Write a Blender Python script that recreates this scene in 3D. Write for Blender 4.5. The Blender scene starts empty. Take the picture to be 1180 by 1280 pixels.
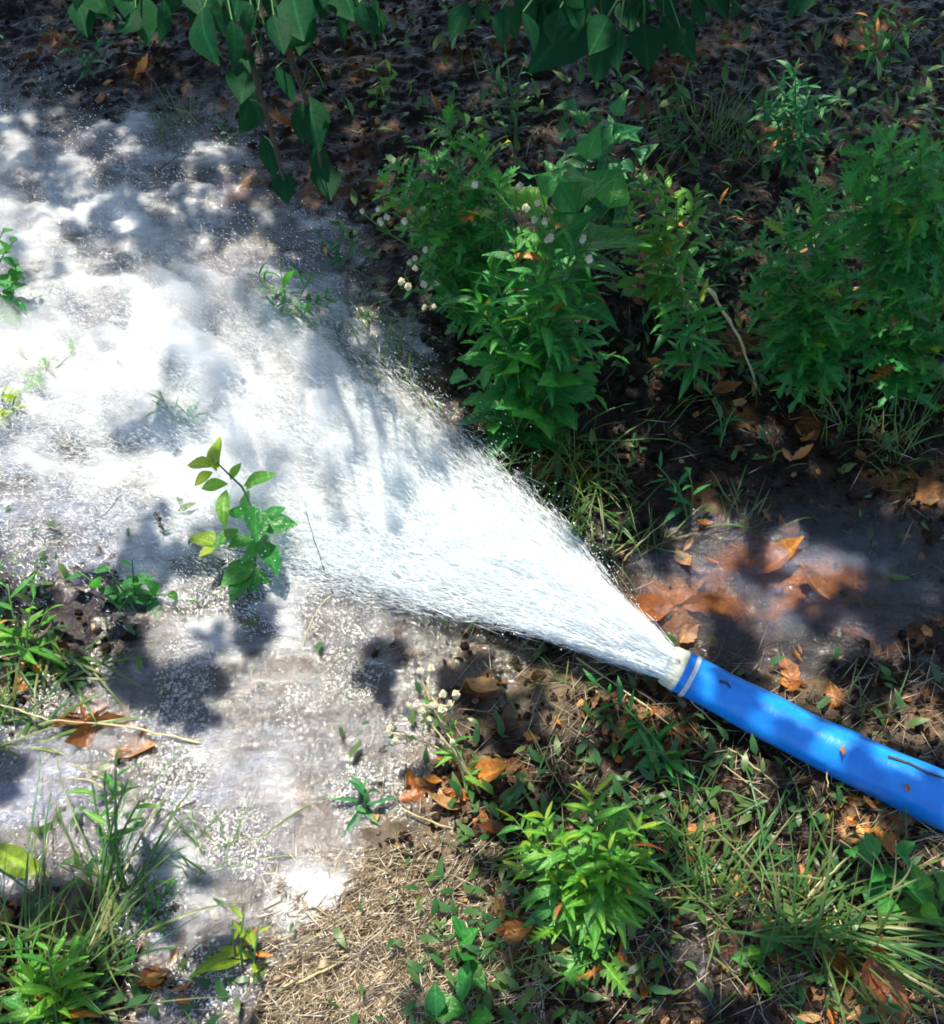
import bpy, bmesh, math, random
import numpy as np
from mathutils import Vector, Matrix

random.seed(7)
RNG = np.random.default_rng(11)
SC = bpy.context.scene
COL = SC.collection
R = math.radians

# ------------------------------------------------------------------ camera, sky, sun, exposure
CAM_H, PITCH, TANH = 1.5, 55.0, math.tan(R(25.0))
cam_d = bpy.data.cameras.new('camera')
cam = bpy.data.objects.new('camera', cam_d)
COL.objects.link(cam)
cam.location = (0, 0, CAM_H)
cam.rotation_euler = (R(90 - PITCH), 0, 0)
cam_d.sensor_fit = 'HORIZONTAL'
cam_d.sensor_width = 36
cam_d.lens = 18 / TANH
cam_d.clip_start = 0.02
cam_d.clip_end = 2000
SC.camera = cam

SUN_EL, SUN_AZ = 71.0, -25.0          # azimuth measured from +Y (ahead) towards +X
SUN_DIR = np.array([math.sin(R(SUN_AZ)) * math.cos(R(SUN_EL)), math.cos(R(SUN_AZ)) * math.cos(R(SUN_EL)), math.sin(R(SUN_EL))])
world = bpy.data.worlds.new('World')
SC.world = world
world.use_nodes = True
wn = world.node_tree
bg = wn.nodes['Background']
sky = wn.nodes.new('ShaderNodeTexSky')
sky.sky_type = 'NISHITA'
sky.sun_disc = False
sky.sun_elevation = R(SUN_EL)
sky.sun_rotation = R(SUN_AZ)
wn.links.new(sky.outputs[0], bg.inputs[0])
bg.inputs[1].default_value = 0.15
sun_d = bpy.data.lights.new('sun', 'SUN')
sun_d.energy = 4.3
sun_d.angle = R(0.5)
sun_d.color = (1.0, 0.91, 0.76)
sun = bpy.data.objects.new('sun', sun_d)
COL.objects.link(sun)
sun.location = (-2, 4, 8)
sun.rotation_euler = Vector(-SUN_DIR).to_track_quat('-Z', 'Y').to_euler()
SC.view_settings.view_transform = 'Standard'
SC.view_settings.look = 'None'
SC.view_settings.exposure = 1.27
SC.view_settings.gamma = 1
SC.view_settings.use_curve_mapping = False
cy = SC.cycles
cy.use_denoising = True
cy.max_bounces = 20
cy.diffuse_bounces = 7
cy.glossy_bounces = 3
cy.transmission_bounces = 14
cy.transparent_max_bounces = 16
cy.sample_clamp_indirect = 5
cy.caustics_reflective = False
cy.caustics_refractive = False
cy.filter_width = 1.8
cy.volume_bounces = 12

# ------------------------------------------------------------------ placing things
SP, CP = math.sin(R(PITCH)), math.cos(R(PITCH))


def at(px, py, z=0.0):
    """world point seen at photograph pixel (px, py) on the level z (arrays allowed)"""
    u = (np.asarray(px, float) - 590) / 590 * TANH
    v = (640 - np.asarray(py, float)) / 590 * TANH
    dy = CP + v * SP
    dz = -SP + v * CP
    k = (np.asarray(z, float) - CAM_H) / dz
    return np.stack([u * k, dy * k, CAM_H + dz * k], -1)


def pix(x, y, z=0.0):
    y = np.asarray(y, float); zz = np.asarray(z, float) - CAM_H
    d = y * CP - zz * SP
    d = np.where(d < 0.05, 0.05, d)
    v = (y * SP + zz * CP) / d
    return 590 + np.asarray(x, float) / d / TANH * 590, 640 - v / TANH * 590


def _h(ix, iy, seed):
    n = (ix.astype(np.int64) * 374761393 + iy.astype(np.int64) * 668265263 + seed * 1442695041) & 0xFFFFFFFF
    n = ((n ^ (n >> 13)) * 1274126177) & 0xFFFFFFFF
    return ((n ^ (n >> 16)) & 0xFFFF) / 65535.0


def noise(x, y, seed=0):
    x = np.asarray(x, float); y = np.asarray(y, float)
    ix = np.floor(x); iy = np.floor(y)
    fx = x - ix; fy = y - iy
    fx = fx * fx * (3 - 2 * fx); fy = fy * fy * (3 - 2 * fy)
    ix = ix.astype(np.int64); iy = iy.astype(np.int64)
    a = _h(ix, iy, seed); b = _h(ix + 1, iy, seed); c = _h(ix, iy + 1, seed); d = _h(ix + 1, iy + 1, seed)
    return (a * (1 - fx) + b * fx) * (1 - fy) + (c * (1 - fx) + d * fx) * fy


def fbm(x, y, o=4, seed=0):
    s = 0; a = 0.5; t = 0
    for k in range(o):
        s = s + a * noise(x * 2 ** k, y * 2 ** k, seed + k * 17); t += a; a *= 0.55
    return s / t


def grid_map(rows):
    G = np.array(rows, float)

    def f(px, py):
        gx = np.clip(np.asarray(px, float) / 98.33, 0, 12 - 1e-6)
        gy = np.clip(np.asarray(py, float) / 98.46, 0, 13 - 1e-6)
        i = gx.astype(int); j = gy.astype(int)
        a = gx - i; b = gy - j
        return (G[j, i] * (1 - a) + G[j, i + 1] * a) * (1 - b) + (G[j + 1, i] * (1 - a) + G[j + 1, i + 1] * a) * b
    return f


# sun wanted on each stretch of ground; the unseen crown is shaped to it
OPEN = grid_map([
    [.04, .04, .04, .03, .03, .03, .03, .03, .03, .03, .04, .10, .10],
    [.10, .12, .13, .13, .09, .07, .07, .05, .05, .05, .10, .11, .09],
    [.42, .38, .18, .25, .14, .14, .30, .30, .28, .12, .24, .28, .28],
    [.66, .62, .36, .46, .22, .14, .46, .50, .50, .14, .36, .44, .42],
    [.85, .80, .66, .74, .45, .15, .48, .50, .36, .18, .36, .40, .34],
    [1.0, 1.0, .76, .82, .70, .38, .22, .25, .10, .14, .10, .08, .08],
    [.98, .95, .75, .88, .97, .75, .65, .30, .06, .08, .14, .08, .06],
    [.55, .75, .75, .60, .75, .75, .75, .60, .30, .52, .40, .12, .12],
    [.45, .25, .40, .50, .45, .50, .45, .55, .75, .55, .40, .14, .12],
    [.45, .45, .50, .55, .75, .85, .50, .35, .30, .45, .60, .40, .20],
    [.60, .60, .60, .85, .85, .75, .70, .60, .50, .34, .50, .75, .55],
    [.60, .60, .60, .75, .98, .65, .60, .75, .70, .45, .45, .60, .60],
    [.30, .30, .50, .70, .95, 1.0, .75, .35, .30, .30, .45, .75, .60],
    [.30, .40, .50, .70, .95, 1.0, .50, .32, .28, .22, .28, .36, .40]])
# white water
FOAM = grid_map([
    [0] * 13,
    [.45, .1, .02, 0, 0, 0, 0, 0, 0, 0, 0, 0, 0],
    [.70, .75, .60, .35, .05, 0, 0, 0, 0, 0, 0, 0, 0],
    [.90, .90, .85, .65, .40, .05, 0, 0, 0, 0, 0, 0, 0],
    [1.0, 1.0, 1.0, .95, .70, .30, .0, 0, 0, 0, 0, 0, 0],
    [1.0, 1.0, 1.0, 1.0, .95, .55, .2, 0, 0, 0, 0, 0, 0],
    [.85, .75, .95, 1.0, 1.0, .90, .5, .1, 0, 0, 0, 0, 0],
    [.45, .55, .55, .40, .70, .60, .45, .2, 0, 0, 0, 0, 0],
    [.35, .25, .38, .45, .35, .25, .15, .05, 0, 0, 0, 0, 0],
    [.15, .20, .42, .42, .50, .30, .08, 0, 0, 0, 0, 0, 0],
    [.30, .25, .38, .50, .58, .28, .02, 0, 0, 0, 0, 0, 0],
    [.30, .30, .38, .45, .55, .22, 0, 0, 0, 0, 0, 0, 0],
    [.05, .10, .32, .40, .35, .10, 0, 0, 0, 0, 0, 0, 0],
    [.00, .10, .28, .30, .25, .0, 0, 0, 0, 0, 0, 0, 0]])
# standing or running water
WET = grid_map([
    [.1] * 6 + [0] * 7,
    [.7, .5, .3, .3, .2, .1, 0, 0, 0, 0, 0, 0, 0],
    [1, 1, .9, .7, .4, .1, 0, 0, 0, 0, 0, 0, 0],
    [1, 1, 1, 1, .7, .3, 0, 0, 0, 0, 0, 0, 0],
    [1, 1, 1, 1, 1, .6, .1, 0, 0, 0, 0, 0, 0],
    [1, 1, 1, 1, 1, .8, .3, 0, 0, 0, 0, 0, 0],
    [1, 1, 1, 1, 1, 1, .8, .2, .1, .3, .5, .3, .3],
    [.8, .9, .9, .8, 1, 1, .8, .5, .5, .9, 1, .8, .6],
    [.6, .5, .8, .8, .8, .7, .5, .5, .7, .9, .9, .6, .5],
    [.7, .8, .9, .8, .8, .6, .4, .2, .3, .5, .6, .5, .4],
    [.9, .9, .9, .8, .7, .6, .3, .1, .1, .3, .4, .3, .2],
    [.9, .8, .9, .8, .7, .4, .2, .1, .1, .4, .6, .4, .2],
    [.2, .4, .8, .8, .5, .1, .3, .4, .4, .5, .6, .3, .2],
    [.1, .3, .8, .6, .3, 0, .3, .5, .5, .5, .5, .3, .3]])
# pale, drained soil and straw
DRY = grid_map([
    [0] * 13, [0] * 13, [0] * 13, [0] * 13, [0] * 13, [0] * 13, [0] * 13,
    [0, 0, 0, 0, 0, 0, 0, 0, .1, .1, 0, 0, 0],
    [.2, 0, 0, 0, 0, 0, .1, .1, .2, .1, .1, 0, 0],
    [.2, .1, 0, 0, 0, .1, .15, .2, .2, .1, .1, .1, .1],
    [.2, .1, 0, .0, .1, .15, .1, .1, .1, .1, .1, .2, .2],
    [.1, .1, 0, .1, .3, .45, .3, .1, .1, .1, .1, .2, .2],
    [.1, .1, .1, .2, .8, 1., .5, .1, .1, .1, .1, .2, .2],
    [.1, .1, .2, .3, .9, 1., .4, .1, .0, .0, .1, .2, .2]])


def ground_h(x, y):
    px, py = pix(x, y)
    wet = WET(px, py)
    inside = np.clip((3.0 - np.hypot(np.asarray(x), np.asarray(y) - 1.4)) / 1.0, 0, 1)
    h = 0.030 - 0.046 * wet * inside + 0.03 * (fbm(np.asarray(x) * 3, np.asarray(y) * 3, 4, 3) - 0.5)
    h = h - (.034 * np.exp(-((px - 960) / 120) ** 2 - ((py - 735) / 75) ** 2) + .022 * np.exp(-((px - 1120) / 90) ** 2 - ((py - 720) / 80) ** 2)) * inside
    h = h + 0.028 * (fbm(np.asarray(x) * 16, np.asarray(y) * 16, 3, 9) - 0.5) + 0.012 * (noise(np.asarray(x) * 70, np.asarray(y) * 70, 5) - 0.5)
    return h


def gpt(px, py, lift=0.0):
    p = at(px, py, 0.0)
    p = at(px, py, float(ground_h(p[0], p[1])))
    p[2] += lift
    return p


# ------------------------------------------------------------------ mesh and object helpers
def np_mesh(name, V, F, smooth=True):
    V = np.asarray(V, np.float32); F = np.asarray(F, np.int32)
    me = bpy.data.meshes.new(name)
    me.vertices.add(len(V)); me.vertices.foreach_set('co', V.ravel())
    k = F.shape[1]
    me.loops.add(F.size); me.loops.foreach_set('vertex_index', F.ravel())
    me.polygons.add(len(F))
    me.polygons.foreach_set('loop_start', np.arange(0, F.size, k, dtype=np.int32))
    me.polygons.foreach_set('loop_total', np.full(len(F), k, np.int32))
    me.polygons.foreach_set('use_smooth', np.full(len(F), smooth))
    me.update(calc_edges=True)
    return me


def set_attr(me, name, vals):
    a = me.attributes.new(name, 'FLOAT', 'POINT')
    a.data.foreach_set('value', np.asarray(vals, np.float32))


def link(name, me, mat=None, parent=None):
    o = bpy.data.objects.new(name, me)
    COL.objects.link(o)
    if mat is not None and me is not None and len(me.materials) == 0:
        me.materials.append(mat)
    if parent is not None:
        o.parent = parent
    return o


def tag(o, label=None, cat=None, group=None, kind=None):
    if label: o['label'] = label
    if cat: o['category'] = cat
    if group: o['group'] = group
    if kind: o['kind'] = kind
    return o


def thing(name, loc, label, cat, group=None):
    o = bpy.data.objects.new(name, None)
    o.empty_display_size = 0.05
    COL.objects.link(o)
    o.location = Vector([float(c) for c in loc])
    return tag(o, label, cat, group)


def tube_arrays(path, rad, seg=6):
    P = np.asarray(path, float); n = len(P)
    rad = np.broadcast_to(np.asarray(rad, float), (n,))
    T = np.gradient(P, axis=0)
    T /= np.linalg.norm(T, axis=1)[:, None] + 1e-9
    ref = np.array([0.31, 0.2, 0.93]) if abs(T[0, 2]) < 0.9 else np.array([1.0, 0.1, 0])
    V = []
    a = np.arange(seg) / seg * 2 * math.pi
    for i in range(n):
        s = np.cross(T[i], ref); s /= np.linalg.norm(s); u = np.cross(s, T[i])
        V.append(P[i] + rad[i] * (np.cos(a)[:, None] * s + np.sin(a)[:, None] * u))
    V = np.concatenate(V)
    F = []
    for i in range(n - 1):
        for j in range(seg):
            k = (j + 1) % seg
            F.append((i * seg + j, i * seg + k, (i + 1) * seg + k, (i + 1) * seg + j))
    return V, np.array(F)


def bez(p0, p1, p2, n=8):
    t = np.linspace(0, 1, n)[:, None]
    return (1 - t) ** 2 * np.asarray(p0) + 2 * t * (1 - t) * np.asarray(p1) + t * t * np.asarray(p2)


def merge(parts):
    V = []; F = []; o = 0
    for v, f in parts:
        V.append(v); F.append(np.asarray(f) + o); o += len(v)
    return np.concatenate(V), np.concatenate(F)


def scatter_arrays(base_v, base_f, pos, X, Y, Z):
    """copies of a small shape at pos with axis vectors X, Y, Z (already scaled), all numpy"""
    n = len(pos)
    V = pos[:, None, :] + base_v[None, :, 0:1] * X[:, None, :] + base_v[None, :, 1:2] * Y[:, None, :] + base_v[None, :, 2:3] * Z[:, None, :]
    F = base_f[None] + (np.arange(n) * len(base_v))[:, None, None]
    return V.reshape(-1, 3), F.reshape(-1, base_f.shape[1])


def unit(a):
    a = np.asarray(a, float)
    return a / (np.linalg.norm(a, axis=-1, keepdims=True) + 1e-9)


# ------------------------------------------------------------------ materials
def new_mat(name):
    m = bpy.data.materials.new(name)
    m.use_nodes = True
    nt = m.node_tree
    for n in list(nt.nodes):
        nt.nodes.remove(n)
    out = nt.nodes.new('ShaderNodeOutputMaterial')

    def N(t, **kw):
        n = nt.nodes.new('ShaderNode' + t)
        for k, v in kw.items():
            setattr(n, k, v)
        return n

    def L(a, b):
        nt.links.new(a, b)
    return m, N, L, out


def ramp(N, stops, interp='LINEAR'):
    r = N('ValToRGB')
    r.color_ramp.interpolation = interp
    e = r.color_ramp.elements
    e[0].position, e[0].color = stops[0][0], (*stops[0][1], 1)
    e[1].position, e[1].color = stops[-1][0], (*stops[-1][1], 1)
    for p, c in stops[1:-1]:
        k = e.new(p); k.color = (*c, 1)
    return r


def leaf_mat(name, cols, trans, tw=0.4, rough=0.42, src='object', spec=0.45, bumps=.25):
    m, N, L, out = new_mat(name)
    if src == 'object':
        s = N('ObjectInfo').outputs['Random']
    else:
        s = N('Attribute', attribute_name='rnd').outputs['Fac']
    rp = ramp(N, [(i / (len(cols) - 1), c) for i, c in enumerate(cols)])
    L(s, rp.inputs[0])
    tc = N('TexCoord')
    nz = N('TexNoise'); nz.inputs['Scale'].default_value = 3.0 if src == 'object' else 60.0
    nz.inputs['Detail'].default_value = 4
    L(tc.outputs['Object'], nz.inputs['Vector'])
    mr = N('MapRange'); mr.inputs[3].default_value = 0.6; mr.inputs[4].default_value = 1.4
    L(nz.outputs[0], mr.inputs[0])
    mul = N('VectorMath', operation='SCALE')
    L(rp.outputs[0], mul.inputs[0])
    if src == 'object':
        sx = N('SeparateXYZ'); L(tc.outputs['Object'], sx.inputs[0])
        ab = N('Math', operation='ABSOLUTE'); L(sx.outputs[0], ab.inputs[0])
        rib = N('MapRange'); rib.inputs[1].default_value = .008; rib.inputs[2].default_value = .03; rib.inputs[3].default_value = .75; rib.inputs[4].default_value = 0
        L(ab.outputs[0], rib.inputs[0])
        vv = N('Math', operation='MULTIPLY_ADD'); vv.inputs[1].default_value = -.8
        L(ab.outputs[0], vv.inputs[0]); L(sx.outputs[1], vv.inputs[2])
        fr = N('Math', operation='MULTIPLY'); fr.inputs[1].default_value = 8.0; L(vv.outputs[0], fr.inputs[0])
        fc = N('Math', operation='FRACT'); L(fr.outputs[0], fc.inputs[0])
        sv = N('MapRange'); sv.inputs[1].default_value = 0.0; sv.inputs[2].default_value = .2; sv.inputs[3].default_value = .3; sv.inputs[4].default_value = 0
        L(fc.outputs[0], sv.inputs[0])
        sm = N('Math', operation='ADD'); L(rib.outputs[0], sm.inputs[0]); L(sv.outputs[0], sm.inputs[1])
        s2 = N('Math', operation='ADD'); L(sm.outputs[0], s2.inputs[0]); L(mr.outputs[0], s2.inputs[1])
        L(s2.outputs[0], mul.inputs['Scale'])
    else:
        L(mr.outputs[0], mul.inputs['Scale'])
    bs = N('BsdfPrincipled')
    bs.inputs['Roughness'].default_value = rough
    bs.inputs['Specular IOR Level'].default_value = spec
    L(mul.outputs[0], bs.inputs['Base Color'])
    bp = N('Bump'); bp.inputs['Strength'].default_value = bumps; bp.inputs['Distance'].default_value = 0.1 if src == 'object' else 0.002
    L(nz.outputs[0], bp.inputs['Height']); L(bp.outputs[0], bs.inputs['Normal'])
    tr = N('BsdfTranslucent'); tr.inputs[0].default_value = (*trans, 1)
    mx = N('MixShader'); mx.inputs[0].default_value = tw
    L(bs.outputs[0], mx.inputs[1]); L(tr.outputs[0], mx.inputs[2]); L(mx.outputs[0], out.inputs[0])
    return m


def plain_mat(name, cols, rough=0.6, scale=40.0, bump=0.3, bdist=0.003, src=None, spec=0.4):
    m, N, L, out = new_mat(name)
    tc = N('TexCoord')
    nz = N('TexNoise'); nz.inputs['Scale'].default_value = scale; nz.inputs['Detail'].default_value = 6
    L(tc.outputs['Object'], nz.inputs['Vector'])
    rp = ramp(N, [(0.25 + 0.5 * i / (len(cols) - 1), c) for i, c in enumerate(cols)])
    if src == 'attr':
        ad = N('Math', operation='MULTIPLY_ADD')
        ad.inputs[1].default_value = 0.35
        L(nz.outputs[0], ad.inputs[0])
        a2 = N('Math', operation='MULTIPLY_ADD'); a2.inputs[1].default_value = 0.65; a2.inputs[2].default_value = 0.0
        L(N('Attribute', attribute_name='rnd').outputs['Fac'], a2.inputs[0]); L(a2.outputs[0], ad.inputs[2])
        L(ad.outputs[0], rp.inputs[0])
    elif src == 'object':
        ad = N('Math', operation='MULTIPLY_ADD'); ad.inputs[1].default_value = 0.4
        L(nz.outputs[0], ad.inputs[0])
        a2 = N('Math', operation='MULTIPLY'); a2.inputs[1].default_value = 0.6
        L(N('ObjectInfo').outputs['Random'], a2.inputs[0]); L(a2.outputs[0], ad.inputs[2])
        L(ad.outputs[0], rp.inputs[0])
    else:
        L(nz.outputs[0], rp.inputs[0])
    bs = N('BsdfPrincipled')
    bs.inputs['Roughness'].default_value = rough
    bs.inputs['Specular IOR Level'].default_value = spec
    L(rp.outputs[0], bs.inputs['Base Color'])
    bp = N('Bump'); bp.inputs['Strength'].default_value = bump; bp.inputs['Distance'].default_value = bdist
    L(nz.outputs[0], bp.inputs['Height']); L(bp.outputs[0], bs.inputs['Normal'])
    L(bs.outputs[0], out.inputs[0])
    return m


M = {}
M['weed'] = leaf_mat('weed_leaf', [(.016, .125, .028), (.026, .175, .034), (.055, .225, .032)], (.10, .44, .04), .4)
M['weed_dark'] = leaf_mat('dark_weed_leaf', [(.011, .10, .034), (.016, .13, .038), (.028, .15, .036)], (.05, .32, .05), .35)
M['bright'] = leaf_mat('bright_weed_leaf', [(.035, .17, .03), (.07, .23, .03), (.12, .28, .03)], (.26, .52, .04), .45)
M['yellow'] = leaf_mat('yellow_or_backlit_leaf', [(.16, .26, .02), (.26, .36, .03)], (.4, .55, .03), .5)  # yellow leaves, also paints in sun shining through upper leaves
M['tree_leaf'] = leaf_mat('tree_leaf', [(.003, .030, .012), (.005, .042, .017), (.010, .055, .020)], (.02, .11, .03), .3, .6, spec=.08, bumps=.1)
M['crown_leaf'] = leaf_mat('crown_leaf', [(.02, .06, .025), (.03, .09, .03), (.05, .11, .03)], (.05, .14, .02), .3, .45, 'attr')
M['grass'] = leaf_mat('grass_blade', [(.03, .10, .03), (.05, .15, .03), (.11, .17, .04), (.2, .2, .08)], (.14, .3, .04), .38, .4, 'attr')
M['cover'] = leaf_mat('ground_cover_leaf', [(.02, .08, .025), (.04, .12, .03), (.09, .14, .03)], (.10, .25, .03), .35, .4, 'attr')
M['dead'] = leaf_mat('dead_leaf', [(.12, .035, .012), (.30, .11, .02), (.42, .18, .035), (.34, .2, .09)], (.5, .2, .03), .3, .4)
M['litter'] = leaf_mat('leaf_litter', [(.006, .0035, .002), (.012, .006, .003), (.022, .010, .004), (.07, .026, .007), (.34, .2, .09)], (.2, .08, .02), .15, .5, 'attr', spec=.12)
M['straw'] = plain_mat('dry_straw', [(.10, .07, .04), (.30, .23, .14), (.46, .38, .27), (.60, .53, .42)], .55, 60, .2, .001, 'attr')
M['stem'] = plain_mat('green_stem', [(.03, .09, .02), (.06, .15, .03)], .45, 30, .2, .001)
M['pale_stem'] = plain_mat('pale_dry_stem', [(.22, .2, .09), (.42, .38, .2)], .5, 40, .2, .001)
M['twig'] = plain_mat('dark_twig', [(.02, .013, .008), (.06, .04, .022)], .7, 60, .4, .002)
M['bark'] = plain_mat('bark', [(.03, .022, .016), (.09, .07, .05), (.14, .11, .085)], .8, 18, .8, .02)
M['clod'] = plain_mat('soil_clod', [(.005, .003, .002), (.016, .009, .005), (.34, .26, .17)], .6, 90, .5, .003, 'attr', spec=.15)
M['bud'] = plain_mat('seed_head', [(.40, .40, .2), (.62, .58, .42), (.78, .75, .62)], .7, 120, .6, .004)


def hose_mat():
    m, N, L, out = new_mat('blue_hose_fabric')
    tc = N('TexCoord')
    nz = N('TexNoise'); nz.inputs['Scale'].default_value = 14; nz.inputs['Detail'].default_value = 8; nz.inputs['Roughness'].default_value = .7
    L(tc.outputs['Object'], nz.inputs['Vector'])
    rp = ramp(N, [(.30, (.003, .13, .50)), (.55, (.004, .20, .66)), (.72, (.012, .27, .74))])
    L(nz.outputs[0], rp.inputs[0])
    n2 = N('TexNoise'); n2.inputs['Scale'].default_value = 55; n2.inputs['Detail'].default_value = 5
    L(tc.outputs['Object'], n2.inputs['Vector'])
    r2 = ramp(N, [(.72, (0, 0, 0)), (.74, (1, 1, 1))])
    L(n2.outputs[0], r2.inputs[0])
    mx = N('MixRGB'); mx.inputs[2].default_value = (.03, .028, .03, 1)
    L(r2.outputs[0], mx.inputs[0]); L(rp.outputs[0], mx.inputs[1])
    bs = N('BsdfPrincipled'); bs.inputs['Roughness'].default_value = .3
    bs.inputs['Specular IOR Level'].default_value = .5
    L(mx.outputs[0], bs.inputs['Base Color'])
    wv = N('TexVoronoi'); wv.inputs['Scale'].default_value = 420
    L(tc.outputs['Object'], wv.inputs['Vector'])
    av = N('Math', operation='MULTIPLY_ADD'); av.inputs[1].default_value = .06; L(wv.outputs['Distance'], av.inputs[0]); L(nz.outputs[0], av.inputs[2])
    bp = N('Bump'); bp.inputs['Strength'].default_value = .35; bp.inputs['Distance'].default_value = .006
    L(av.outputs[0], bp.inputs['Height']); L(bp.outputs[0], bs.inputs['Normal'])
    L(bs.outputs[0], out.inputs[0])
    return m


M['hose'] = hose_mat()
M['collar'] = plain_mat('grey_plastic_collar', [(.4, .38, .28), (.62, .6, .46), (.7, .68, .55)], .4, 50, .2, .001)
M['band'] = plain_mat('steel_band', [(.32, .36, .40), (.55, .6, .64)], .3, 80, .2, .001)
M['steel'] = plain_mat('dull_steel', [(.1, .1, .1), (.3, .3, .3)], .35, 80, .2, .001)


def soil_mat():
    m, N, L, out = new_mat('wet_soil')
    tc = N('TexCoord')
    n1 = N('TexNoise'); n1.inputs['Scale'].default_value = 28; n1.inputs['Detail'].default_value = 9; n1.inputs['Roughness'].default_value = .65
    L(tc.outputs['Object'], n1.inputs['Vector'])
    n2 = N('TexNoise'); n2.inputs['Scale'].default_value = 5; n2.inputs['Detail'].default_value = 5
    L(tc.outputs['Object'], n2.inputs['Vector'])
    wet = ramp(N, [(.3, (.003, .002, .0015)), (.5, (.009, .005, .003)), (.68, (.026, .013, .006))])
    L(n1.outputs[0], wet.inputs[0])
    rust = N('MixRGB'); rust.inputs[2].default_value = (.36, .14, .03, 1)
    rf = ramp(N, [(.56, (0, 0, 0)), (.80, (.75, .75, .75))])
    ra = N('Math', operation='MULTIPLY_ADD'); ra.inputs[1].default_value = .22
    L(N('Attribute', attribute_name='rust').outputs['Fac'], ra.inputs[0]); L(n2.outputs[0], ra.inputs[2])
    L(ra.outputs[0], rf.inputs[0]); L(rf.outputs[0], rust.inputs[0]); L(wet.outputs[0], rust.inputs[1])
    dry = ramp(N, [(.3, (.11, .08, .05)), (.5, (.25, .19, .12)), (.7, (.42, .33, .22))])
    L(n1.outputs[0], dry.inputs[0])
    mx = N('MixRGB')
    at_ = N('Attribute', attribute_name='dry')
    L(at_.outputs['Fac'], mx.inputs[0]); L(rust.outputs[0], mx.inputs[1]); L(dry.outputs[0], mx.inputs[2])
    bs = N('BsdfPrincipled'); bs.inputs['Specular IOR Level'].default_value = .18
    sl = N('MixRGB'); sl.inputs[2].default_value = (.030, .026, .040, 1)
    L(N('Attribute', attribute_name='silt').outputs['Fac'], sl.inputs[0]); L(mx.outputs[0], sl.inputs[1])
    L(sl.outputs[0], bs.inputs['Base Color'])
    rr = N('MapRange'); rr.inputs[3].default_value = .38; rr.inputs[4].default_value = .85
    L(at_.outputs['Fac'], rr.inputs[0]); L(rr.outputs[0], bs.inputs['Roughness'])
    n3 = N('TexNoise'); n3.inputs['Scale'].default_value = 110; n3.inputs['Detail'].default_value = 6
    L(tc.outputs['Object'], n3.inputs['Vector'])
    bp = N('Bump'); bp.inputs['Strength'].default_value = .9; bp.inputs['Distance'].default_value = .006
    L(n3.outputs[0], bp.inputs['Height']); L(bp.outputs[0], bs.inputs['Normal'])
    L(bs.outputs[0], out.inputs[0])
    return m


M['soil'] = soil_mat()


def water_mat():
    m, N, L, out = new_mat('shallow_water')
    tc = N('TexCoord')
    n1 = N('TexNoise'); n1.inputs['Scale'].default_value = 34; n1.inputs['Detail'].default_value = 7; n1.inputs['Roughness'].default_value = .62; n1.inputs['Distortion'].default_value = 1.2
    mp = N('Mapping'); mp.inputs['Rotation'].default_value = (0, 0, R(-15)); mp.inputs['Scale'].default_value = (.45, 1.3, 1)
    L(tc.outputs['Object'], mp.inputs[0]); L(mp.outputs[0], n1.inputs['Vector'])
    bp = N('Bump'); bp.inputs['Strength'].default_value = .42; bp.inputs['Distance'].default_value = .02
    L(n1.outputs[0], bp.inputs['Height'])
    gl = N('BsdfGlossy'); gl.inputs['Roughness'].default_value = .07; gl.inputs[0].default_value = (1, 1, 1, 1)
    L(bp.outputs[0], gl.inputs['Normal'])
    tr = N('BsdfTransparent'); tr.inputs[0].default_value = (.80, .74, .66, 1)
    df = N('BsdfDiffuse'); df.inputs[0].default_value = (.22, .27, .43, 1); L(bp.outputs[0], df.inputs['Normal'])  # lavender colour painted in for the reflected sky, along with murky water
    n2 = N('TexNoise'); n2.inputs['Scale'].default_value = 11; n2.inputs['Detail'].default_value = 9; n2.inputs['Roughness'].default_value = .7
    L(mp.outputs[0], n2.inputs['Vector'])
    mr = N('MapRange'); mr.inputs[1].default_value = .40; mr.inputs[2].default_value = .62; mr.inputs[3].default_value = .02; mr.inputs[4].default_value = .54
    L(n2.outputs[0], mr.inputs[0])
    at_ = N('Attribute', attribute_name='sky_murk')
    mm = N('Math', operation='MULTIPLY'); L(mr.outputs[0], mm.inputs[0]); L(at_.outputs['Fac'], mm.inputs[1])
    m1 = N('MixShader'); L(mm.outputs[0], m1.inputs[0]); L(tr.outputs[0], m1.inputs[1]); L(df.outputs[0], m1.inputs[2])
    fr = N('Fresnel'); fr.inputs[0].default_value = 1.42
    L(bp.outputs[0], fr.inputs['Normal'])
    m2 = N('MixShader'); L(fr.outputs[0], m2.inputs[0]); L(m1.outputs[0], m2.inputs[1]); L(gl.outputs[0], m2.inputs[2])
    L(m2.outputs[0], out.inputs[0])
    return m


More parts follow.
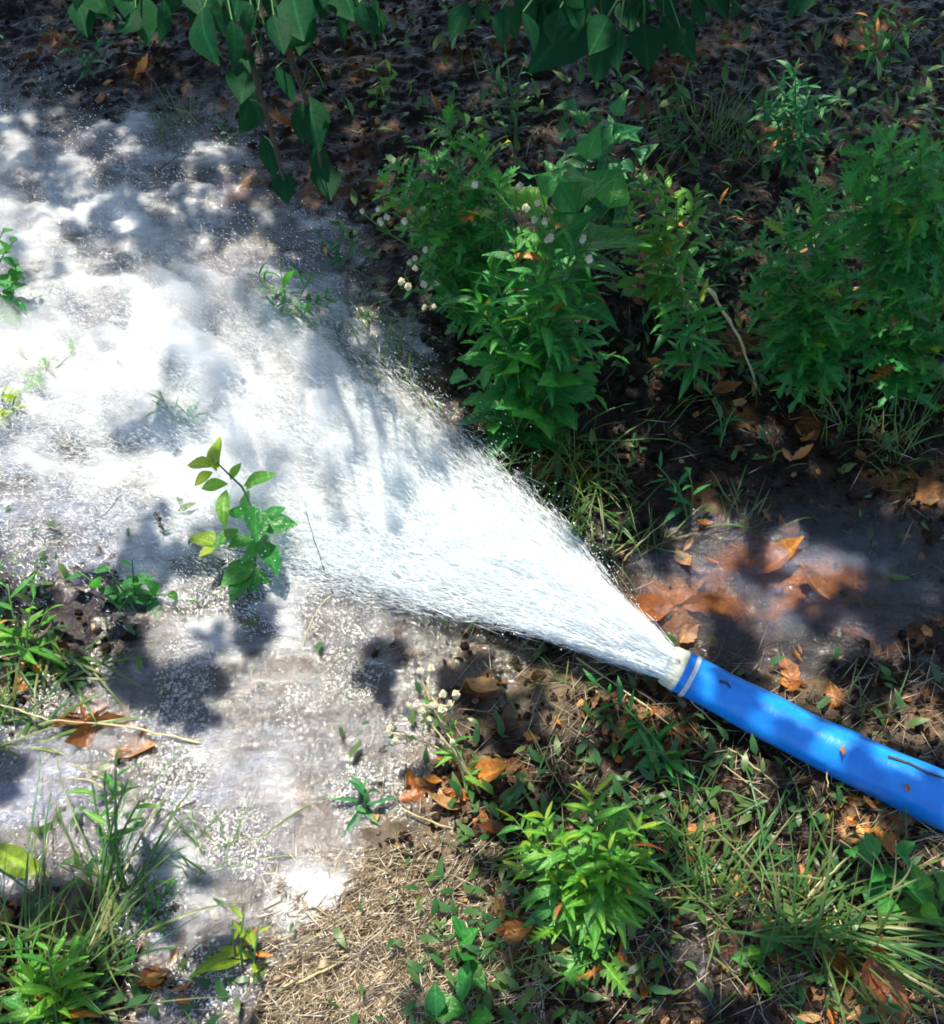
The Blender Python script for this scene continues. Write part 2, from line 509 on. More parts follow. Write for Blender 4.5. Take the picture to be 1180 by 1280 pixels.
def foam_mat():
    m, N, L, out = new_mat('foaming_water')
    tc = N('TexCoord')
    n1 = N('TexNoise'); n1.inputs['Scale'].default_value = 62; n1.inputs['Detail'].default_value = 8; n1.inputs['Roughness'].default_value = .7
    mp = N('Mapping'); mp.inputs['Rotation'].default_value = (0, 0, R(38)); mp.inputs['Scale'].default_value = (.35, 1.2, 1)
    L(tc.outputs['Object'], mp.inputs[0]); L(mp.outputs[0], n1.inputs['Vector'])
    at_ = N('Attribute', attribute_name='foam')
    ad = N('Math', operation='ADD'); L(n1.outputs[0], ad.inputs[0]); L(at_.outputs['Fac'], ad.inputs[1])
    mr = N('MapRange'); mr.inputs[1].default_value = .92; mr.inputs[2].default_value = 1.95
    L(ad.outputs[0], mr.inputs[0])
    bp = N('Bump'); bp.inputs['Strength'].default_value = .8; bp.inputs['Distance'].default_value = .01
    L(n1.outputs[0], bp.inputs['Height'])
    df = N('BsdfPrincipled'); df.inputs['Base Color'].default_value = (.80, .83, .86, 1); df.inputs['Roughness'].default_value = .35
    L(bp.outputs[0], df.inputs['Normal'])
    tl = N('BsdfTranslucent'); tl.inputs[0].default_value = (.8, .84, .88, 1)
    md = N('MixShader'); md.inputs[0].default_value = .25
    L(df.outputs[0], md.inputs[1]); L(tl.outputs[0], md.inputs[2])
    tr = N('BsdfTransparent'); tr.inputs[0].default_value = (.86, .86, .84, 1)
    gl = N('BsdfGlossy'); gl.inputs['Roughness'].default_value = .09; gl.inputs[0].default_value = (1, 1, 1, 1)
    n4 = N('TexNoise'); n4.inputs['Scale'].default_value = 130; n4.inputs['Detail'].default_value = 4
    L(tc.outputs['Object'], n4.inputs['Vector'])
    b2 = N('Bump'); b2.inputs['Strength'].default_value = .7; b2.inputs['Distance'].default_value = .006
    L(n4.outputs[0], b2.inputs['Height']); L(b2.outputs[0], gl.inputs['Normal'])
    mc = N('MixShader'); mc.inputs[0].default_value = .045
    L(tr.outputs[0], mc.inputs[1]); L(gl.outputs[0], mc.inputs[2])
    mx = N('MixShader'); L(mr.outputs[0], mx.inputs[0]); L(mc.outputs[0], mx.inputs[1]); L(md.outputs[0], mx.inputs[2])
    L(mx.outputs[0], out.inputs[0])
    return m


def spray_mat(name, col, tw, rough):
    m, N, L, out = new_mat(name)
    bs = N('BsdfPrincipled'); bs.inputs['Base Color'].default_value = (*col, 1); bs.inputs['Roughness'].default_value = rough
    tl = N('BsdfTranslucent'); tl.inputs[0].default_value = (*col, 1)
    mx = N('MixShader'); mx.inputs[0].default_value = tw
    L(bs.outputs[0], mx.inputs[1]); L(tl.outputs[0], mx.inputs[2]); L(mx.outputs[0], out.inputs[0])
    return m


def bubble_mat():
    m, N, L, out = new_mat('bubble_skin')
    gl = N('BsdfGlossy'); gl.inputs['Roughness'].default_value = .2
    tr = N('BsdfTransparent'); tr.inputs[0].default_value = (.9, .9, .92, 1)
    df = N('BsdfDiffuse'); df.inputs[0].default_value = (.8, .82, .84, 1)
    lw = N('LayerWeight'); lw.inputs[0].default_value = .55
    a = N('MixShader'); L(lw.outputs['Facing'], a.inputs[0]); L(tr.outputs[0], a.inputs[1]); L(df.outputs[0], a.inputs[2])
    b = N('MixShader'); b.inputs[0].default_value = .3
    L(a.outputs[0], b.inputs[1]); L(gl.outputs[0], b.inputs[2]); L(b.outputs[0], out.inputs[0])
    return m


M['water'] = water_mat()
M['foam'] = foam_mat()
M['spray'] = spray_mat('water_spray', (.82, .865, .885), .45, .3)
M['bubble'] = bubble_mat()

# ------------------------------------------------------------------ ground
def spread(lo, hi, step, far):
    core = np.arange(lo, hi + step, step)
    k = np.cumsum(step * 1.35 ** np.arange(1, 40)); k = k[k < far]
    return np.concatenate([lo - k[::-1], core, hi + k])


gx = spread(-1.75, 1.75, .0095, 400); gy = spread(.12, 3.0, .0095, 400)
X, Y = np.meshgrid(gx, gy)
Z = ground_h(X, Y)
nx, ny = len(gx), len(gy)


def grid_faces(nx, ny):
    j, i = np.meshgrid(np.arange(ny - 1), np.arange(nx - 1), indexing='ij')
    a = (j * nx + i).ravel()
    return np.stack([a, a + 1, a + nx + 1, a + nx], 1)


gm = np_mesh('ground', np.stack([X, Y, Z], -1).reshape(-1, 3), grid_faces(nx, ny))
px_, py_ = pix(X, Y)
dry = np.clip(DRY(px_, py_) * 1.3 + (fbm(X * 9, Y * 9, 4, 40) - .55) * 1.1 * (DRY(px_, py_) > .02), 0, 1)
set_attr(gm, 'dry', dry.ravel())
rust = np.zeros_like(px_)
for rx, ry, rr in ((960, 715, 75), (985, 845, 60), (850, 740, 50), (1095, 1235, 60), (1075, 1040, 50), (560, 990, 40), (300, 240, 45), (1085, 50, 40), (600, 860, 25), (800, 765, 35), (20, 850, 40), (650, 1165, 40)):
    rust = np.maximum(rust, np.exp(-((px_ - rx) / rr) ** 2 - ((py_ - ry) / rr / .7) ** 2))
set_attr(gm, 'rust', rust.ravel())
silt = np.clip(WET(px_, py_) * 1.3 - .3, 0, 1) * np.clip((560 - px_) / 120, 0, 1) * (1 - rust) * np.clip(1.4 - dry * 2, 0, 1) * np.clip(.45 + 1.3 * (fbm(X * 10, Y * 10, 4, 44) - .3), 0, .92)
set_attr(gm, 'silt', silt.ravel())
tag(link('ground', gm, M['soil']), 'dark wet orchard soil with rusty patches and a pale drained strip', kind='structure')

# ------------------------------------------------------------------ water film
wx = np.arange(-1.75, 1.75, .02); wy = np.arange(.1, 3.0, .02)
X, Y = np.meshgrid(wx, wy)
Zw = .001 + .006 * (fbm(X * 7, Y * 7, 3, 21) - .5)
wm = np_mesh('water', np.stack([X, Y, Zw], -1).reshape(-1, 3), grid_faces(len(wx), len(wy)))
px_, py_ = pix(X, Y)
sky_murk = np.clip(np.clip(1.15 - px_ / 900, 0.06, 1) * np.clip(py_ / 400, 0, 1), 0, 1)
sky_murk = sky_murk * np.clip((620 - px_) / 200 + np.clip((py_ - 650) / 150, 0, .35), 0, 1)
sky_murk = np.maximum(sky_murk, .42 * np.exp(-((px_ - 985) / 170) ** 2 - ((py_ - 740) / 85) ** 2))
sky_murk *= np.interp(py_, [700, 800], [1, .6])
for mx_, my_, mr_ in ((232, 965, 62), (60, 985, 75), (195, 1150, 48), (30, 1040, 60), (330, 930, 40)):  # smooth puddle patches painted with the sky's lavender
    sky_murk = np.maximum(sky_murk, 1.5 * np.exp(-((px_ - mx_) / mr_) ** 2 - ((py_ - my_) / mr_) ** 2))
set_attr(wm, 'sky_murk', sky_murk.ravel())
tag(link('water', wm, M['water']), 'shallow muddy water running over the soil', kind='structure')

# ------------------------------------------------------------------ foam sheet of the landing stream
FLOW = unit(at(120, 380)[:2] - at(830, 826)[:2])
fxs = np.arange(-2.3, .35, .0085); fys = np.arange(.1, 3.0, .0085)
X, Y = np.meshgrid(fxs, fys)
px_, py_ = pix(X, Y)
cov = FOAM(px_, py_) * np.interp(py_, [690, 820], [1, .62])
for hx, hy, hr in ((382, 1128, 54),):  # white spot painted into the foam as sun glare on the water
    hr = hr * (.55 + .9 * fbm(X * 22, Y * 22, 4, 61))
    cov = np.maximum(cov, 1.8 * np.exp(-(((px_ - hx) / hr) ** 2 + ((py_ - hy) / hr) ** 2) ** 1.5))
al = X * FLOW[0] + Y * FLOW[1]; ac = -X * FLOW[1] + Y * FLOW[0]
b1 = fbm(al * 9, ac * 16, 4, 60); b2 = fbm(al * 30, ac * 48, 3, 66)
side = np.clip(1.35 - py_ / 900, .25, 1)
Zf = .006 + cov * side * (.040 * (b1 - .3) + .026 * (b2 - .5)) + .006 * (b2 - .5)
keep = (cov > .03) & (px_ > -260) & (py_ < 1400)
F = grid_faces(len(fxs), len(fys))
F = F[keep.ravel()[F].all(1)]
used = np.unique(F); remap = np.full(X.size, -1); remap[used] = np.arange(len(used))
V = np.stack([X, Y, Zf], -1).reshape(-1, 3)[used]
fm = np_mesh('foam', V, remap[F])
b3 = fbm(al * 5, ac * 11, 3, 71)
set_attr(fm, 'foam', (cov * .90 + (b1 - .5) * 1.5 + (b3 - .5) * 1.3).ravel()[used])
tag(link('foam', fm, M['foam']), 'white foaming stream spreading over the soil', 'foam', kind='stuff')

# ------------------------------------------------------------------ water jet
E1 = np.array([(841, 815), (768, 744), (698, 656), (608, 572), (505, 470), (405, 380), (285, 300), (120, 190), (-60, 90)], float)
E2 = np.array([(827, 844), (738, 808), (640, 775), (540, 752), (440, 722), (330, 695), (200, 655), (50, 640), (-80, 640)], float)


def jet_point(t, q, dz):
    s = np.clip(t, 0, 1.2) * 8
    i = np.clip(s.astype(int), 0, 7); f = (s - i)[:, None]
    a = E1[i] * (1 - f) + E1[i + 1] * f
    b = E2[i] * (1 - f) + E2[i + 1] * f
    p = a * (1 - q[:, None]) + b * q[:, None]
    zc = np.interp(t, [0, .12, .35, .6, 1], [.085, .08, .06, .035, .03])
    P = at(p[:, 0], p[:, 1], zc)
    P[:, 2] += dz
    return P


jet = thing('water_jet', at(832, 826, .08), 'white fan of water gushing from the mouth of the blue hose', 'water jet')
jl = np.array(jet.location)
BIP = np.array([[0, -.5, 0], [.5, 0, -.29], [-.5, 0, -.29], [0, 0, .58], [0, .5, 0]])
BIPF = np.array([[0, 2, 1], [0, 3, 2], [0, 1, 3], [4, 1, 2], [4, 2, 3], [4, 3, 1]])
# streaks of drops
n = 300000
t = RNG.beta(1.0, 1.5, n) * .97
q = RNG.beta(2.7, 2.0, n) * 1.24 - .13
clump = fbm(q * 15 + t * 3, t * 9, 4, 77)
kp = clump + RNG.random(n) * .75 > .86
t, q = t[kp], q[kp]; n = len(t)
th = np.interp(t, [0, .1, .3, .6, 1], [.016, .024, .032, .030, .030])
dz = RNG.normal(0, 1, n) * th * (1 - .5 * np.abs(q - .5) * 2)
dz = np.where(dz < 0, dz * .6, dz)
P = jet_point(t, q, dz); P2 = jet_point(t + .004, q, dz)
D = unit(P2 - P + RNG.normal(0, 1, (n, 3)) * np.linalg.norm(P2 - P, axis=1)[:, None] * (.07 + .45 * t[:, None]))
ln = RNG.gamma(2.0, .012, n).clip(.006, .07) * np.interp(t, [0, .05, .3, .8], [1.0, 1.2, .9, .35])
wd = RNG.uniform(.0003, .00095, n)
S = unit(np.cross(D, RNG.normal(0, 1, (n, 3)))); U = np.cross(S, D)
TET = np.array([[0, -.5, 0], [.5, 0, -.3], [-.5, 0, -.3], [0, .5, .3]])
TETF = np.array([[0, 2, 1], [0, 1, 3], [1, 2, 3], [2, 0, 3]])
V, F = scatter_arrays(TET, TETF, P - jl, S * wd[:, None], D * ln[:, None], U * wd[:, None])
sp = link('spray_streaks', np_mesh('spray_streaks', V, F, False), M['spray'], jet)
sp['kind'] = 'stuff'
# body of the jet
nt_, nq_ = 90, 36
ts = np.linspace(0, .16, nt_); ang = np.linspace(0, 2 * math.pi, nq_, endpoint=False)
V = []
for tv in ts:
    wq = np.interp(tv, [0, .04, .16], [.46, .36, .16])
    qq = .54 + wq * np.cos(ang) * (1 + .10 * (noise(ang * 2.3, np.full(nq_, tv * 30), 5) - .5))
    thk = np.interp(tv, [0, .06, .16], [.028, .022, .006])
    nn = fbm(np.cos(ang) * 9 + 20, np.full(nq_, tv * 22), 3, 8)
    V.append(jet_point(np.full(nq_, tv), qq, np.sin(ang) * thk * (.6 + .9 * nn)))
V = np.concatenate(V) - jl
F = np.array([(i * nq_ + j, i * nq_ + (j + 1) % nq_, (i + 1) * nq_ + (j + 1) % nq_, (i + 1) * nq_ + j) for i in range(nt_ - 1) for j in range(nq_)])
link('jet_core', np_mesh('jet_core', V, F), M['spray'], jet)
# fine mist round the jet: an even volume whose thickness thins out to nothing at the edges
def mist_hull(name, t0, t1, q0, q1, na, nb, top, bot, dens, seed, fa, fb, patch=0):
    ts = np.linspace(t0, t1, na); qs = np.linspace(q0, q1, nb)
    TT, QQ = np.meshgrid(ts, qs, indexing='ij')
    s = (QQ - q0) / (q1 - q0)
    edge = np.clip(np.sin(np.pi * np.clip(s, 0, 1)) ** .9 - .75 * fbm(TT * 34 + 3, QQ * 5 + 8, 4, seed + 7) * np.clip(TT * 6, .1, 1) + .12, 0, 1)
    endf = np.clip((t1 - TT) / (.55 * (t1 - t0)), 0, 1)
    n1 = fbm(TT * fa + 5, QQ * fb + 3, 4, seed); n2 = fbm(TT * fa * 1.3 + 15, QQ * fb + 9, 3, seed + 40)
    prof = edge * endf * np.clip((n1 - .08) * 1.9, .15, 1.5) * np.interp(TT, [0, .08, .3, .6, 1], [.55, .75, 1, 1.05, 1.0])
    if patch:
        prof = prof * np.clip((fbm(TT * 9 + 2, QQ * 5 + 4, 4, seed + 3) - .36) * 5, .03, 1.5) * np.clip((TT - t0) / .25, 0, 1)
    up = jet_point(TT.ravel(), QQ.ravel(), (prof * top).ravel() + .0005)
    dn = jet_point(TT.ravel(), QQ.ravel(), -(edge * endf * (.4 + .6 * n2) * bot).ravel() - .0005)
    Fu = grid_faces(nb, na); Fd = Fu[:, ::-1] + na * nb
    rim = list(range(nb)) + [i * nb + nb - 1 for i in range(1, na)] + [(na - 1) * nb + j for j in range(nb - 2, -1, -1)] + [i * nb for i in range(na - 2, 0, -1)]
    Fr = np.array([(rim[k], rim[k] + na * nb, rim[(k + 1) % len(rim)] + na * nb, rim[(k + 1) % len(rim)]) for k in range(len(rim))])
    V = np.concatenate([up, dn]) - jl
    me = np_mesh(name, V, np.concatenate([Fu, Fd, Fr]))
    bm = bmesh.new(); bm.from_mesh(me)
    bmesh.ops.recalc_face_normals(bm, faces=bm.faces[:])
    bm.to_mesh(me); bm.free()
    m, N, L, out = new_mat(name)
    pv = N('VolumePrincipled'); pv.inputs['Color'].default_value = (.985, .992, 1, 1); pv.inputs['Density'].default_value = dens
    pv.inputs['Anisotropy'].default_value = .1
    L(pv.outputs[0], out.inputs['Volume'])
    o = link(name, me, m, jet); o['kind'] = 'stuff'
    return o


mist_hull('mist', .01, .75, -.08, 1.06, 220, 120, .085, .015, 9, 301, 34, 14)
mist_hull('splash_mist', .40, 1.12, -.04, .98, 220, 120, .075, .008, 11, 351, 24, 12, 1)
# loose drops thrown off the edges
OCT = np.array([[1, 0, 0], [-1, 0, 0], [0, 1, 0], [0, -1, 0], [0, 0, 1], [0, 0, -1]], float)
OCTF = np.array([[0, 2, 4], [2, 1, 4], [1, 3, 4], [3, 0, 4], [2, 0, 5], [1, 2, 5], [3, 1, 5], [0, 3, 5]])
n = 2600
t = RNG.random(n) ** .7 * .98; q = np.where(RNG.random(n) < .5, RNG.normal(.02, .10, n), RNG.normal(.98, .12, n))
P = jet_point(t, q, np.abs(RNG.normal(0, .05, n)) * np.interp(t, [0, .2, 1], [.2, 1, 1.2]))
r = RNG.uniform(.0004, .0014, n)[:, None]
I3 = np.eye(3)
V, F = scatter_arrays(OCT, OCTF, P - jl, r * I3[0], r * I3[1], r * I3[2])
dr = link('flying_drops', np_mesh('flying_drops', V, F, False), M['spray'], jet)
dr['kind'] = 'stuff'

# splashes above the landing stream
n = 70000
pp = np.stack([RNG.uniform(-60, 640, n), RNG.uniform(90, 800, n)], 1)
c = FOAM(pp[:, 0], pp[:, 1])
g = at(pp[:, 0], pp[:, 1], .0)
al = g[:, 0] * FLOW[0] + g[:, 1] * FLOW[1]; ac = -g[:, 0] * FLOW[1] + g[:, 1] * FLOW[0]
ok = RNG.random(n) < np.clip(c - .1, 0, 1) * np.clip((fbm(al * 11, ac * 18, 3, 91) - .40) * 4.5, .03, 1) * np.clip((fbm(al * 5, ac * 11, 3, 71) - .36) * 6, .05, 1)
g = g[ok]; n = len(g); c = c[ok]
P = g + np.stack([np.zeros(n), np.zeros(n), .012 + np.abs(RNG.normal(0, .028, n)) * c], 1)
D = unit(np.concatenate([np.broadcast_to(FLOW, (n, 2)), np.full((n, 1), .05)], 1) + RNG.normal(0, .35, (n, 3)))
ln = RNG.gamma(2.0, .0028, n).clip(.002, .016); wd = RNG.uniform(.0005, .0014, n)
S = unit(np.cross(D, RNG.normal(0, 1, (n, 3)))); U = np.cross(S, D)
V, F = scatter_arrays(BIP, BIPF, P, S * wd[:, None], D * ln[:, None], U * wd[:, None])
tag(link('splash', np_mesh('splash', V, F, False), M['spray']), 'white splashing drops above the foaming stream', 'splash', kind='stuff')

# froth of small bubbles
n = 230000
pp = np.stack([RNG.uniform(-30, 660, n), RNG.uniform(560, 1290, n)], 1)
c = FOAM(pp[:, 0], pp[:, 1])
g = at(pp[:, 0], pp[:, 1], 0.)
w = np.clip((fbm(g[:, 0] * 11, g[:, 1] * 11, 5, 31) - .495) * 9, 0, 1)
ok = RNG.random(n) < w * np.clip(c * 1.2, 0, .6)
g = g[ok]; n = len(g)
rr = RNG.gamma(1.8, .0005, n).clip(.0004, .0026)
zz = np.maximum(.003, ground_h(g[:, 0], g[:, 1])) + rr * .3
P = np.stack([g[:, 0], g[:, 1], zz], 1)
ph = (1 + 5 ** .5) / 2
ICO = unit(np.array([(-1, ph, 0), (1, ph, 0), (-1, -ph, 0), (1, -ph, 0), (0, -1, ph), (0, 1, ph), (0, -1, -ph), (0, 1, -ph), (ph, 0, -1), (ph, 0, 1), (-ph, 0, -1), (-ph, 0, 1)], float))
ICOF = np.array([(0, 11, 5), (0, 5, 1), (0, 1, 7), (0, 7, 10), (0, 10, 11), (1, 5, 9), (5, 11, 4), (11, 10, 2), (10, 7, 6), (7, 1, 8), (3, 9, 4), (3, 4, 2), (3, 2, 6), (3, 6, 8), (3, 8, 9), (4, 9, 5), (2, 4, 11), (6, 2, 10), (8, 6, 7), (9, 8, 1)])
r = rr[:, None]
V, F = scatter_arrays(ICO, ICOF, P, r * I3[0], r * I3[1], r * I3[2] * .8)
tag(link('froth', np_mesh('froth', V, F), M['bubble']), 'froth of small glinting bubbles on the shallow water', 'froth', kind='stuff')
print('bubbles', n)

# ------------------------------------------------------------------ hose
def add_hose():
    c0 = at(838, 831, .075); c1 = at(855, 838, .072)
    pts = [(828, 827, .074), (860, 844, .066), (930, 881, .055), (1010, 922, .048), (1090, 960, .046), (1180, 1001, .046), (1290, 1046, .052), (1440, 1100, .05), (1640, 1140, .05)]
    P = np.array([at(*p) for p in pts])
    s = np.concatenate([[0], np.cumsum(np.linalg.norm(np.diff(P, axis=0), axis=1))])
    ss = np.linspace(0, s[-1], 400)
    # smooth centre line
    C = np.stack([np.interp(ss, s, P[:, k]) for k in range(3)], 1)
    ker = np.hanning(31); ker /= ker.sum()
    pad = np.pad(C, ((15, 15), (0, 0)), mode='reflect', reflect_type='odd')
    C = np.stack([np.convolve(pad[:, k], ker, 'valid') for k in range(3)], 1)
    root = thing('water_hose', C[0] - np.array([0, 0, .05]), 'bright blue layflat hose with pale collar spraying water, lying across the mud', 'hose')
    rl = np.array(root.location)
    T = unit(np.gradient(C, axis=0))
    sd = unit(np.cross(T, np.array([0, 0, 1.])))
    up = np.cross(sd, T)

    def sweep(s0, s1, rads, seg=48, wob=0., inner=0.):
        idx = np.linspace(s0, s1, len(rads))
        CC = np.stack([np.interp(idx, ss, C[:, k]) for k in range(3)], 1)
        SS = np.stack([np.interp(idx, ss, sd[:, k]) for k in range(3)], 1)
        UU = np.stack([np.interp(idx, ss, up[:, k]) for k in range(3)], 1)
        a = np.linspace(0, 2 * math.pi, seg, endpoint=False)
        V = []
        for i in range(len(rads)):
            rr = np.full(seg, rads[i])
            if wob:
                rr = rr * (1 + wob * (fbm(np.cos(a) * 1.3 + 7 + idx[i] * 9, np.sin(a) * 1.3 + 3, 3, 14) - .5))
            V.append(CC[i] + (np.cos(a) * rr)[:, None] * SS[i] + (np.sin(a) * rr)[:, None] * UU[i])
        V = np.concatenate(V)
        F = np.array([(i * seg + j, i * seg + (j + 1) % seg, (i + 1) * seg + (j + 1) % seg, (i + 1) * seg + j) for i in range(len(rads) - 1) for j in range(seg)])
        return V - rl, F
    L_ = ss[-1]
    # hose skin, slightly pinched where it is clamped
    sv = np.concatenate([np.linspace(.034, .11, 18), np.linspace(.12, L_, 160)])
    rad = .0330 + .0092 * np.clip((sv - .04) / .50, 0, 1) + .0006 * np.sin(sv * 47)
    V, F = sweep(.034, L_, np.interp(np.linspace(.034, L_, 220), sv, rad), 48, .10)
    link('hose_body', np_mesh('hose_body', V, F), M['hose'], root)
    # collar: outside, rolled lip, inside wall
    V1, F1 = sweep(.007, .033, [0.0295, 0.0311, 0.0322, 0.0326, 0.0328, 0.0328, 0.0330, 0.0339, 0.0341, 0.0335])
    V2, F2 = sweep(.007, .033, [0.0295, 0.0281, 0.0277, 0.0277, 0.0277])
    V, F = merge([(V1, F1), (V2, F2[:, ::-1])])
    link('collar', np_mesh('collar', V, F), M['collar'], root)
    V, F = sweep(.031, .0345, [0.0336, 0.0355, 0.0359, 0.0355, 0.0336]); link('blue_ring', np_mesh('blue_ring', V, F), M['hose'], root)
    V, F = sweep(.043, .051, [0.0342, 0.0357, 0.0359, 0.0359, 0.0357, 0.0342]); bnd = link('clamp_band', np_mesh('clamp_band', V, F), M['band'], root)
    # screw housing of the clamp
    i = int(np.searchsorted(ss, .049))
    for nm, off, ra, le in (('clamp_screw', .0386, .004, .018),):
        dirn = unit(up[i] * .35 - sd[i] * .9)
        tang = np.cross(T[i], dirn)
        c = C[i] + dirn * off
        V, F = tube_arrays(np.array([c - tang * le / 2, c - tang * le / 2.01, c - tang * le / 4, c + tang * le / 4, c + tang * le / 2.01, c + tang * le / 2]), [.001, ra * .7, ra, ra, ra * .7, .001], 8)
        o = link(nm, np_mesh(nm, V - rl, F), M['steel'], bnd)
    # rivet on the collar
    i2 = int(np.searchsorted(ss, .016)); dn = unit(up[i2] * .75 + sd[i2] * .1)
    c = C[i2] + unit(up[i2] - sd[i2] * -.15) * .0329
    V, F = tube_arrays(np.array([c - dn * .002, c, c + dn * .0012, c + dn * .0018]), [.0048, .0048, .0036, .0005], 10)
    link('rivet', np_mesh('rivet', V - rl, F), M['steel'], root)
    return C, up, sd, ss


HC, HUP, HSD, HSS = add_hose()

# ------------------------------------------------------------------ leaves
def leaf_mesh(name, w, n=7, serr=0., lobes=0, droop=.12, fold=.22, tipw=1.0, shape='ovate', mat=None, twist=0.):
    t = np.linspace(0, 1, n)
    if shape == 'ovate':
        hw = w * np.sin(np.pi * t ** .92) ** 1.0
    elif shape == 'lance':
        hw = w * np.sin(np.pi * t ** .85) ** .9
    elif shape == 'tri':
        hw = w * np.clip(t / .16, 0, 1) * (1 - t) ** .9 * 1.35
    elif shape == 'spoon':
        hw = w * np.sin(np.pi * t ** 1.35) ** .8
    hw = np.maximum(hw, .012)
    fw = np.zeros(n)
    if lobes:
        ph = np.cos(np.pi * np.arange(n))
        hw = hw * np.where(ph > 0, .34, 1.3); fw = np.where(ph > 0, -.02, .09)
    elif serr:
        hw = hw * (1 + serr * np.cos(np.pi * np.arange(n)) * -1)
    V = []
    for i in range(n):
        z = -droop * t[i] ** 2 * 1.6 + droop * .55 * t[i]
        tw = twist * t[i]
        V += [(-hw[i], t[i] + fw[i], z + fold * hw[i] + tw * -hw[i]), (0, t[i], z), (hw[i], t[i] + fw[i], z + fold * hw[i] + tw * hw[i])]
    F = []
    for i in range(n - 1):
        a = i * 3
        F += [(a, a + 1, a + 4, a + 3), (a + 1, a + 2, a + 5, a + 4)]
    return np_mesh(name, np.array(V), np.array(F))


_leafcache = {}


def leaf_of(kind, mat):
    key = (kind, mat)
    if key not in _leafcache:
        mk = dict(
            ovate=[dict(w=.30, n=8, droop=.16), dict(w=.27, n=8, droop=.3, twist=.3), dict(w=.33, n=8, droop=.05, fold=.35)],
            lance=[dict(w=.11, n=6, shape='lance', droop=.2), dict(w=.13, n=6, shape='lance', droop=.4, twist=.5), dict(w=.10, n=6, shape='lance', droop=.02, twist=-.4)],
            lobed=[dict(w=.21, n=11, lobes=1, droop=.2), dict(w=.18, n=11, lobes=1, droop=.35, twist=.4), dict(w=.24, n=13, lobes=1, droop=.1, twist=-.3)],
            serr=[dict(w=.27, n=11, serr=.14, droop=.15), dict(w=.24, n=11, serr=.14, droop=.3, twist=.3), dict(w=.30, n=9, serr=.12, droop=.05)],
            tri=[dict(w=.36, n=9, shape='tri', droop=.12), dict(w=.33, n=9, shape='tri', droop=.3, twist=.2)],
            spoon=[dict(w=.17, n=7, shape='spoon', droop=.25), dict(w=.19, n=7, shape='spoon', droop=.1, twist=.4)],
            curl=[dict(w=.24, n=9, droop=-.35, fold=.6, serr=.07, twist=.3), dict(w=.22, n=9, droop=.5, fold=-.6, twist=.9, serr=.05), dict(w=.20, n=10, droop=-.6, fold=1.0, twist=-.7, serr=.08)],
        )[kind]
        out = []
        for k in mk:
            me = leaf_mesh('leaf', **k); me.materials.append(M[mat]); out.append(me)
        _leafcache[key] = out
    return _leafcache[key]


def place_leaf(name, me, root_loc, parent, p, d, nrm, length, wscale=1.0):
    d = unit(d)
    x = np.cross(d, nrm)
    if np.linalg.norm(x) < 1e-4:
        x = np.cross(d, np.array([.3, .8, .1]))
    x = unit(x); z = np.cross(x, d)
    p = np.asarray(p) - root_loc
    o = bpy.data.objects.new(name, me)
    COL.objects.link(o)
    if parent is not None:
        o.parent = parent
    m = Matrix(((x[0] * length * wscale, d[0] * length, z[0] * length, p[0]),
                (x[1] * length * wscale, d[1] * length, z[1] * length, p[1]),
                (x[2] * length * wscale, d[2] * length, z[2] * length, p[2]), (0, 0, 0, 1)))
    o.matrix_basis = m
    return o


def head_mesh():
    """a seed head: an egg of green bracts with a ragged pale tuft on top"""
    V = []; F = []
    prof = [(.05, -.75), (.24, -.62), (.36, -.3), (.40, .0), (.34, .18), (.46, .48), (.30, .40), (.36, .72), (.16, .62), (.02, .80)]
    seg = 14
    rr_ = random.Random(5)
    for k, (r_, z_) in enumerate(prof):
        jag = .08 if k < 4 else .30
        for j in range(seg):
            a = (j + .5 * (k % 2)) / seg * 2 * math.pi
            m_ = 1 + jag * rr_.uniform(-1, 1)
            V.append((r_ * m_ * math.cos(a), r_ * m_ * math.sin(a), z_ + jag * .35 * rr_.uniform(-1, 1)))
    for k in range(len(prof) - 1):
        for j in range(seg):
            F.append((k * seg + j, k * seg + (j + 1) % seg, (k + 1) * seg + (j + 1) % seg, (k + 1) * seg + j))
    me = np_mesh('flower_head', np.array(V), np.array(F), False)
    me.materials.append(M['stem']); me.materials.append(M['bud'])
    me.polygons.foreach_set('material_index', np.array([0 if i < seg * 3 else 1 for i in range(len(F))], np.int32))
    return me


HEAD = head_mesh()
WP = np.array([0, 0, 0.])


